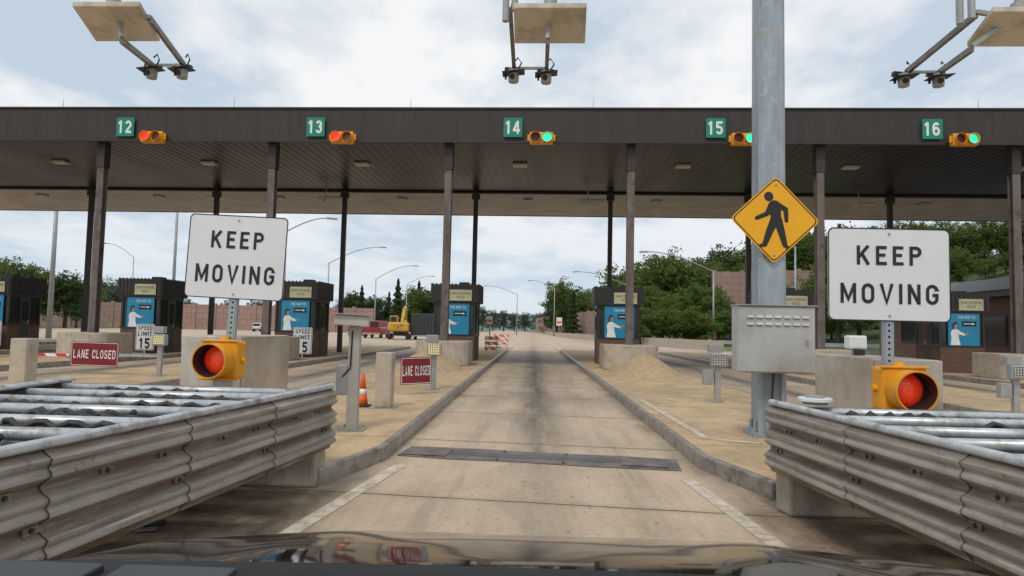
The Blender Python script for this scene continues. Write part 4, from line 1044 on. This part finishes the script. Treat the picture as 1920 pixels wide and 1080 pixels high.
def wheeled(name, loc, L_, W_, H_, m_, label, cat):
    s = empty(name, loc, 0, label, cat)
    b = MB(); b.xz([(-W_/2,.4),(W_/2,.4),(W_/2,H_*.58),(W_*.42,H_*.62),(W_*.38,H_),(-W_*.38,H_),(-W_*.42,H_*.62),(-W_/2,H_*.58)][::-1], -L_/2, L_/2); b.build('body', m_, s, bevel=.06)
    MB().box(-W_*.35,W_*.35,-L_/2-.02,-L_/2,H_*.64,H_*.93).build('rear_window', m_glass, s)
    for sx in (-1,1):
        for sy in (-1,1):
            MB().cyl((sx*(W_/2-.12)-.12,sy*L_*.32,.38),(sx*(W_/2-.12)+.12,sy*L_*.32,.38),.38,n=16).build('wheel', m_rub, s)
        MB().box(sx*W_*.42-.08,sx*W_*.42+.08,-L_/2-.03,-L_/2,H_*.45,H_*.56).build('tail_light', m_maroon, s)
    MB().box(-W_/2,W_/2,-L_/2-.12,-L_/2,.42,.6).build('bumper', m_gray, s)
wheeled('work_truck', (atY(706,626,76).x,76,0), 5, 2.0, 1.95, mat('truck_red',(.32,.02,.02),rough=.35), 'dark red work truck left of the yellow excavator', 'truck')
wheeled('parked_car', (atY(491,606,110).x,110,0), 4.3, 1.7, 1.4, m_white, 'small white car far off right of the left KEEP MOVING sign post', 'car')
wheeled('parked_car', (atY(672,626,90).x,90,0), 4.5, 1.8, 1.5, mat('car_maroon',(.16,.03,.03),rough=.35), 'dark maroon car left of the red work truck', 'car')
c = atY(793, 590, 70)
s = empty('box_trailer', (c.x,72,0), 0, 'dark box trailer right of the yellow excavator', 'trailer')
MB().box(-1.15,1.15,-2.5,2.5,.5,2.75).build('box', m_dark, s, bevel=.04)
b = MB()
for q in range(7): b.box(-1.05+q*.33,-1.0+q*.33,-2.53,-2.5,.6,2.65)
b.build('rib_set', m_trim, s)
for sx in (-1,1): MB().cyl((sx*.9-.12,-1,.4),(sx*.9+.12,-1,.4),.4,n=16).build('wheel', m_rub, s)
MB().box(-1.1,1.1,-2.52,-2.4,.35,.5).build('bumper', m_gray, s)

# ------------------------------------------------------------ trees
def leaf(vs, fs, p, sz, rr):
    a = Vector((rr.gauss(0,1),rr.gauss(0,1),rr.gauss(0,1))).normalized(); u = a.orthogonal().normalized()*sz; w = a.cross(u).normalized()*sz*.7
    n = len(vs); vs += [p-u, p-w, p+u, p+w]; fs.append((n,n+1,n+2,n+3))
def decid(seed, wide=1.0, m_=None):
    rr = random.Random(seed); vs = []; fs = []
    lobes = [(Vector((rr.uniform(-1.7,1.7)*wide, rr.uniform(-1.7,1.7)*wide, rr.uniform(2.2,7.8))), rr.uniform(1.2,2.2)) for _ in range(15)] + [(Vector((0,0,6.0)),2.5),(Vector((rr.uniform(-.5,.5),0,8.3)),1.3)]
    for c_, r_ in lobes:
        for _ in range(14):
            d = Vector((rr.gauss(0,1),rr.gauss(0,1),rr.gauss(0,.9))).normalized(); q = c_ + d*r_*rr.uniform(.5,1.05); q.z = max(.9,q.z)
            cr = rr.uniform(.35,.75)
            for _ in range(40):
                e = Vector((rr.gauss(0,1),rr.gauss(0,1),rr.gauss(0,.8))).normalized()*cr*rr.uniform(.4,1.15)
                leaf(vs, fs, q+e, rr.uniform(.09,.17), rr)
    s = empty('tree', (0,0,0))
    b = MB(); b.cyl((0,0,-.5),(0,0,4.5),.28,.16,9); b.cyl((0,0,4.4),(.2,.1,7.5),.16,.05,8)
    for _ in range(6):
        a = rr.uniform(0,6.28); z = rr.uniform(2.2,4.6); b.cyl((0,0,z),(math.cos(a)*1.9*wide,math.sin(a)*1.9*wide,z+2.1),.10,.03,6)
    b.build('trunk', m_bark, s); b = MB(); b.v = [tuple(v) for v in vs]; b.f = fs; b.build('crown', m_ or m_leaf, s)
    return s
def conif(seed):
    rr = random.Random(seed); vs = []; fs = []
    for k in range(3600):
        z = 1.0 + 9*(rr.random()**1.35); rad = 2.3*(1-(z-1)/9.2)*(0.72+.28*math.sin(z*5.5)); a = rr.uniform(0,6.28); t_ = rad*rr.uniform(.45,1.05)
        leaf(vs, fs, Vector((math.cos(a)*t_, math.sin(a)*t_, z-.18*t_)), rr.uniform(.12,.22), rr)
    s = empty('conifer', (0,0,0))
    b = MB(); b.cyl((0,0,-.5),(0,0,9.8),.22,.03,8); b.build('trunk', m_bark, s)
    b = MB(); b.v = [tuple(v) for v in vs]; b.f = fs; b.build('crown', m_leafd, s); return s
protos = [decid(1), decid(2,1.25), decid(3,.9,m_leafd), decid(4,1.15), decid(5,1.0,m_leaff), decid(6,1.3)]
cproto = [conif(11), conif(12)]
usedp = set()
def side(px):
    return ('far left' if px < 300 else 'left of centre' if px < 830 else 'middle' if px < 1110 else 'right of centre' if px < 1400 else 'far right')
def plant(k, px, pyt, Y, wx=1.0):
    src = cproto[k-10] if k >= 10 else protos[k]
    t_ = atY(px, pyt, Y); x = t_.x; zb = hz(x, Y)
    h = max(3, t_.z - zb)
    if src.name not in usedp: usedp.add(src.name); o = src
    else: o = copy_tree(src)
    o.location = (x, Y, zb); sc_ = h/9.9; o.scale = (sc_*wx, sc_*wx, sc_); o.rotation_euler.z = random.uniform(0, 6.28)
    kind = 'dark conifer' if k >= 10 else ['green leafy tree','broad green leafy tree','dark green leafy tree','wide green leafy tree','hazy pale green tree','spreading green tree'][k]
    if Y < 88 and k < 10: kind = 'low ' + kind
    tag(o, '%s at the %s, beyond the toll canopy' % (kind, side(px)), 'tree', '%ss at the %s beyond the canopy' % (kind, side(px)))
rr = random.Random(5)
RT = [(1010,585,300,4),(1028,575,270,4),(1045,545,190,2),(1062,525,175,0),(1085,532,170,2),(1105,535,165,3),(1130,540,160,0),(1150,530,150,3),
 (1178,508,125,0),(1205,482,118,1),(1235,472,112,3),(1268,462,112,0),(1300,472,112,5),(1330,482,114,1),(1352,460,132,2),(1380,464,130,3),(1405,454,128,0),(1440,446,126,5),
 (1475,440,124,1),(1510,428,122,3),(1545,422,120,0),(1580,420,116,2),(1615,424,112,5),(1650,416,110,1),(1690,418,106,3),(1730,412,104,0),(1770,404,100,5),(1805,410,98,1),(1845,402,96,3),(1885,398,94,0),(1925,402,92,2),(1965,395,90,5),(2010,398,90,1)]
for px, py, Y, k in RT: plant(k, px, py+rr.uniform(-6,6), Y, rr.uniform(1.0,1.3))
for px in range(1165, 1350, 28): plant(rr.choice([0,1,3,5,2]), px+rr.uniform(-8,8), 535+rr.uniform(-18,16), 86+rr.uniform(-4,5), 1.3)
for px in range(1160, 1350, 32): plant(rr.choice([0,1,3,5]), px+rr.uniform(-8,8), 578+rr.uniform(-10,10), 72+rr.uniform(-4,5), 1.6)
for px in range(1350, 1560, 26): plant(rr.choice([0,1,3,5,2]), px+rr.uniform(-8,8), 582+rr.uniform(-6,8), 76+rr.uniform(-4,5), 1.7)
for px in range(1480, 2030, 34): plant(rr.choice([0,1,3,5,2]), px+rr.uniform(-8,8), 440+rr.uniform(-14,10), 108+rr.uniform(-4,4) if px > 1560 else 122, 1.25)
for px in range(1560, 2020, 40): plant(rr.choice([0,1,3,5]), px+rr.uniform(-8,8), 478+rr.uniform(-20,16), 86+rr.uniform(-4,4), 1.25)
for px in range(1570, 2020, 44): plant(rr.choice([0,1,3,5]), px+rr.uniform(-8,8), 530+rr.uniform(-15,15), 70+rr.uniform(-3,3), 1.45)
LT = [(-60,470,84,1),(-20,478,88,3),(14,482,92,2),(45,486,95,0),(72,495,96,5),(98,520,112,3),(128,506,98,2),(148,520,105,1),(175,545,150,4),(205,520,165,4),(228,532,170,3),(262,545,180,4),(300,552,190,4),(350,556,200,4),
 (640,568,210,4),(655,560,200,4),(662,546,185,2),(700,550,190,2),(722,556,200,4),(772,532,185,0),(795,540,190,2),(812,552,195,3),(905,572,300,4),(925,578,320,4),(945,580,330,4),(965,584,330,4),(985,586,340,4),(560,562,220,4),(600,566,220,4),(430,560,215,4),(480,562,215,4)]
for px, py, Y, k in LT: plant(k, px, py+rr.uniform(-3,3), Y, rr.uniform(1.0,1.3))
for px, py, Y, k in ((679,536,176,10),(747,524,178,11),(730,548,200,10),(1075,548,150,11),(786,528,200,10)): plant(k, px, py, Y, 1.1)

# ------------------------------------------------------------ own car front
m_paint = mat('car_paint_dark', (.010,.0085,.0075), (.008,.007,.0065), 2, .055, 0, coat=0, spec=.6)
s = empty('car', (0,0,0), 0, 'dark glossy bonnet of the car driving towards the toll lane', 'car')
b = MB(); nx, ny = 101, 44; vs = []; fs = []
for j in range(ny):
    for i in range(nx):
        u = -1+2*i/(nx-1); v = j/(ny-1)
        x = u*.97; yf = 2.06 - .60*abs(u)**2.6; y = 1.07 + (yf-1.07)*v
        t_ = (y-.9)/1.15
        z = 1.018 - .232*max(0,t_)**1.45 - .03*u*u
        z += .012*math.exp(-((abs(u)-.55)/.12)**2)*(1-v*.5) - .005*math.exp(-(u/.35)**2)
        z += .0022*noise.noise(Vector((x*5,y*4,2)))
        if v > .93: z -= .05*((v-.93)/.07)**2
        if abs(u) > .93: z -= .05*((abs(u)-.93)/.07)**2
        vs.append((x+.04, y, z))
for j in range(ny-1):
    for i in range(nx-1): fs.append((j*nx+i, j*nx+i+1, (j+1)*nx+i+1, (j+1)*nx+i))
b.add(vs, fs); b.build('bonnet', m_paint, s, smooth=True)
b = MB(); fr = [vs[(ny-1)*nx+i] for i in range(nx)]
lf = [vs[j*nx] for j in range(ny)]; rg = [vs[j*nx+nx-1] for j in range(ny)]
edge = lf + fr[1:] + rg[::-1][1:]
n = len(edge); ev = [(x,y,z-.004) for x,y,z in edge] + [(.04+(x-.04)*1.03, y+.05, z-.25) for x,y,z in edge] + [(.04+(x-.04)*1.03, y+.05, .28) for x,y,z in edge]
b.add(ev, [(q*n+k,q*n+k+1,(q+1)*n+k+1,(q+1)*n+k) for q in range(2) for k in range(n-1)]); b.build('front_body', m_paint, s, smooth=True)
b = MB(); vs = []; fs = []
for j in range(8):
    for i in range(41):
        u = -1+2*i/40; v = j/7
        z = 1.048 - .018*v - .020*u*u
        if j == 7: z -= .03
        vs.append((.04+u*1.0, .76+.34*v - (.01 if j==7 else 0), z))
for j in range(7):
    for i in range(40): fs.append((j*41+i, j*41+i+1, (j+1)*41+i+1, (j+1)*41+i))
m_cowl = mat('cowl_plastic',(.008,.008,.009),(.014,.014,.015),8,.6, spec=.3)
b.add(vs, fs); b.build('cowl', m_cowl, s, smooth=True)
mv = mat('reflection_grey',(.035,.04,.045),rough=.4)  # grey blocks stand in for dashboard reflections in the glass
for x0_ in (-.80, -.60):
    MB().box(x0_,x0_+.17,.90,1.00,1.020,1.038).build('dash_reflection', mv, s, bevel=.004)
for sx in (-1,1): MB().cyl((sx*.80-.1+.04,1.2,.33),(sx*.80+.1+.04,1.2,.33),.32,n=28).build('wheel', m_rub, s)

# ------------------------------------------------------------ world, sun
w = bpy.data.worlds.new('World'); sc.world = w; w.use_nodes = True
N, L = w.node_tree.nodes, w.node_tree.links
bg = N['Background']; out = N['World Output']
sky = N.new('ShaderNodeTexSky'); sky.sky_type = 'NISHITA'; sky.sun_disc = False; sky.sun_elevation = R(52); sky.sun_rotation = R(200)
L.new(sky.outputs[0], bg.inputs[0]); bg.inputs[1].default_value = .09
tc = N.new('ShaderNodeTexCoord').outputs['Generated']
sp = N.new('ShaderNodeSeparateXYZ'); L.new(tc, sp.inputs[0])
zz = math_(N, L, 'ADD', math_(N, L, 'MAXIMUM', sp.outputs[2], 0), .14)
cb = N.new('ShaderNodeCombineXYZ'); L.new(math_(N, L, 'DIVIDE', sp.outputs[0], zz), cb.inputs[0]); L.new(math_(N, L, 'DIVIDE', sp.outputs[1], zz), cb.inputs[1])
mp = N.new('ShaderNodeMapping'); mp.inputs['Location'].default_value = (3.1, 1.7, 0); mp.inputs['Scale'].default_value = (1,.7,1); L.new(cb.outputs[0], mp.inputs[0])
f1 = nz(N, L, mp.outputs[0], 1.3, 7, None, .5); f2 = nz(N, L, mp.outputs[0], 4.0, 6, None, .55)
ff = math_(N, L, 'ADD', math_(N, L, 'MULTIPLY', f1, .68), math_(N, L, 'MULTIPLY', f2, .32))
col = mixc(N, L, mrange(N, L, ff, .42, .545), (.57,.665,.775), (.955,.96,.965))
hzf = mrange(N, L, sp.outputs[2], .02, .24, .75, 0)
col = mixc(N, L, hzf, col, (.65,.755,.85))
bg2 = N.new('ShaderNodeBackground'); L.new(col, bg2.inputs[0]); bg2.inputs[1].default_value = 1.0
mx = N.new('ShaderNodeMixShader'); mx.inputs[0].default_value = .95
L.new(bg.outputs[0], mx.inputs[1]); L.new(bg2.outputs[0], mx.inputs[2]); L.new(mx.outputs[0], out.inputs[0])
sd = bpy.data.lights.new('sun', 'SUN'); sd.energy = 1.35; sd.angle = R(12); sd.color = (1,.92,.80)
so = bpy.data.objects.new('sun', sd); C.objects.link(so); so.rotation_euler = (R(38), 0, R(-20))
sc.view_settings.view_transform = 'Standard'; sc.view_settings.look = 'None'; sc.view_settings.exposure = 0
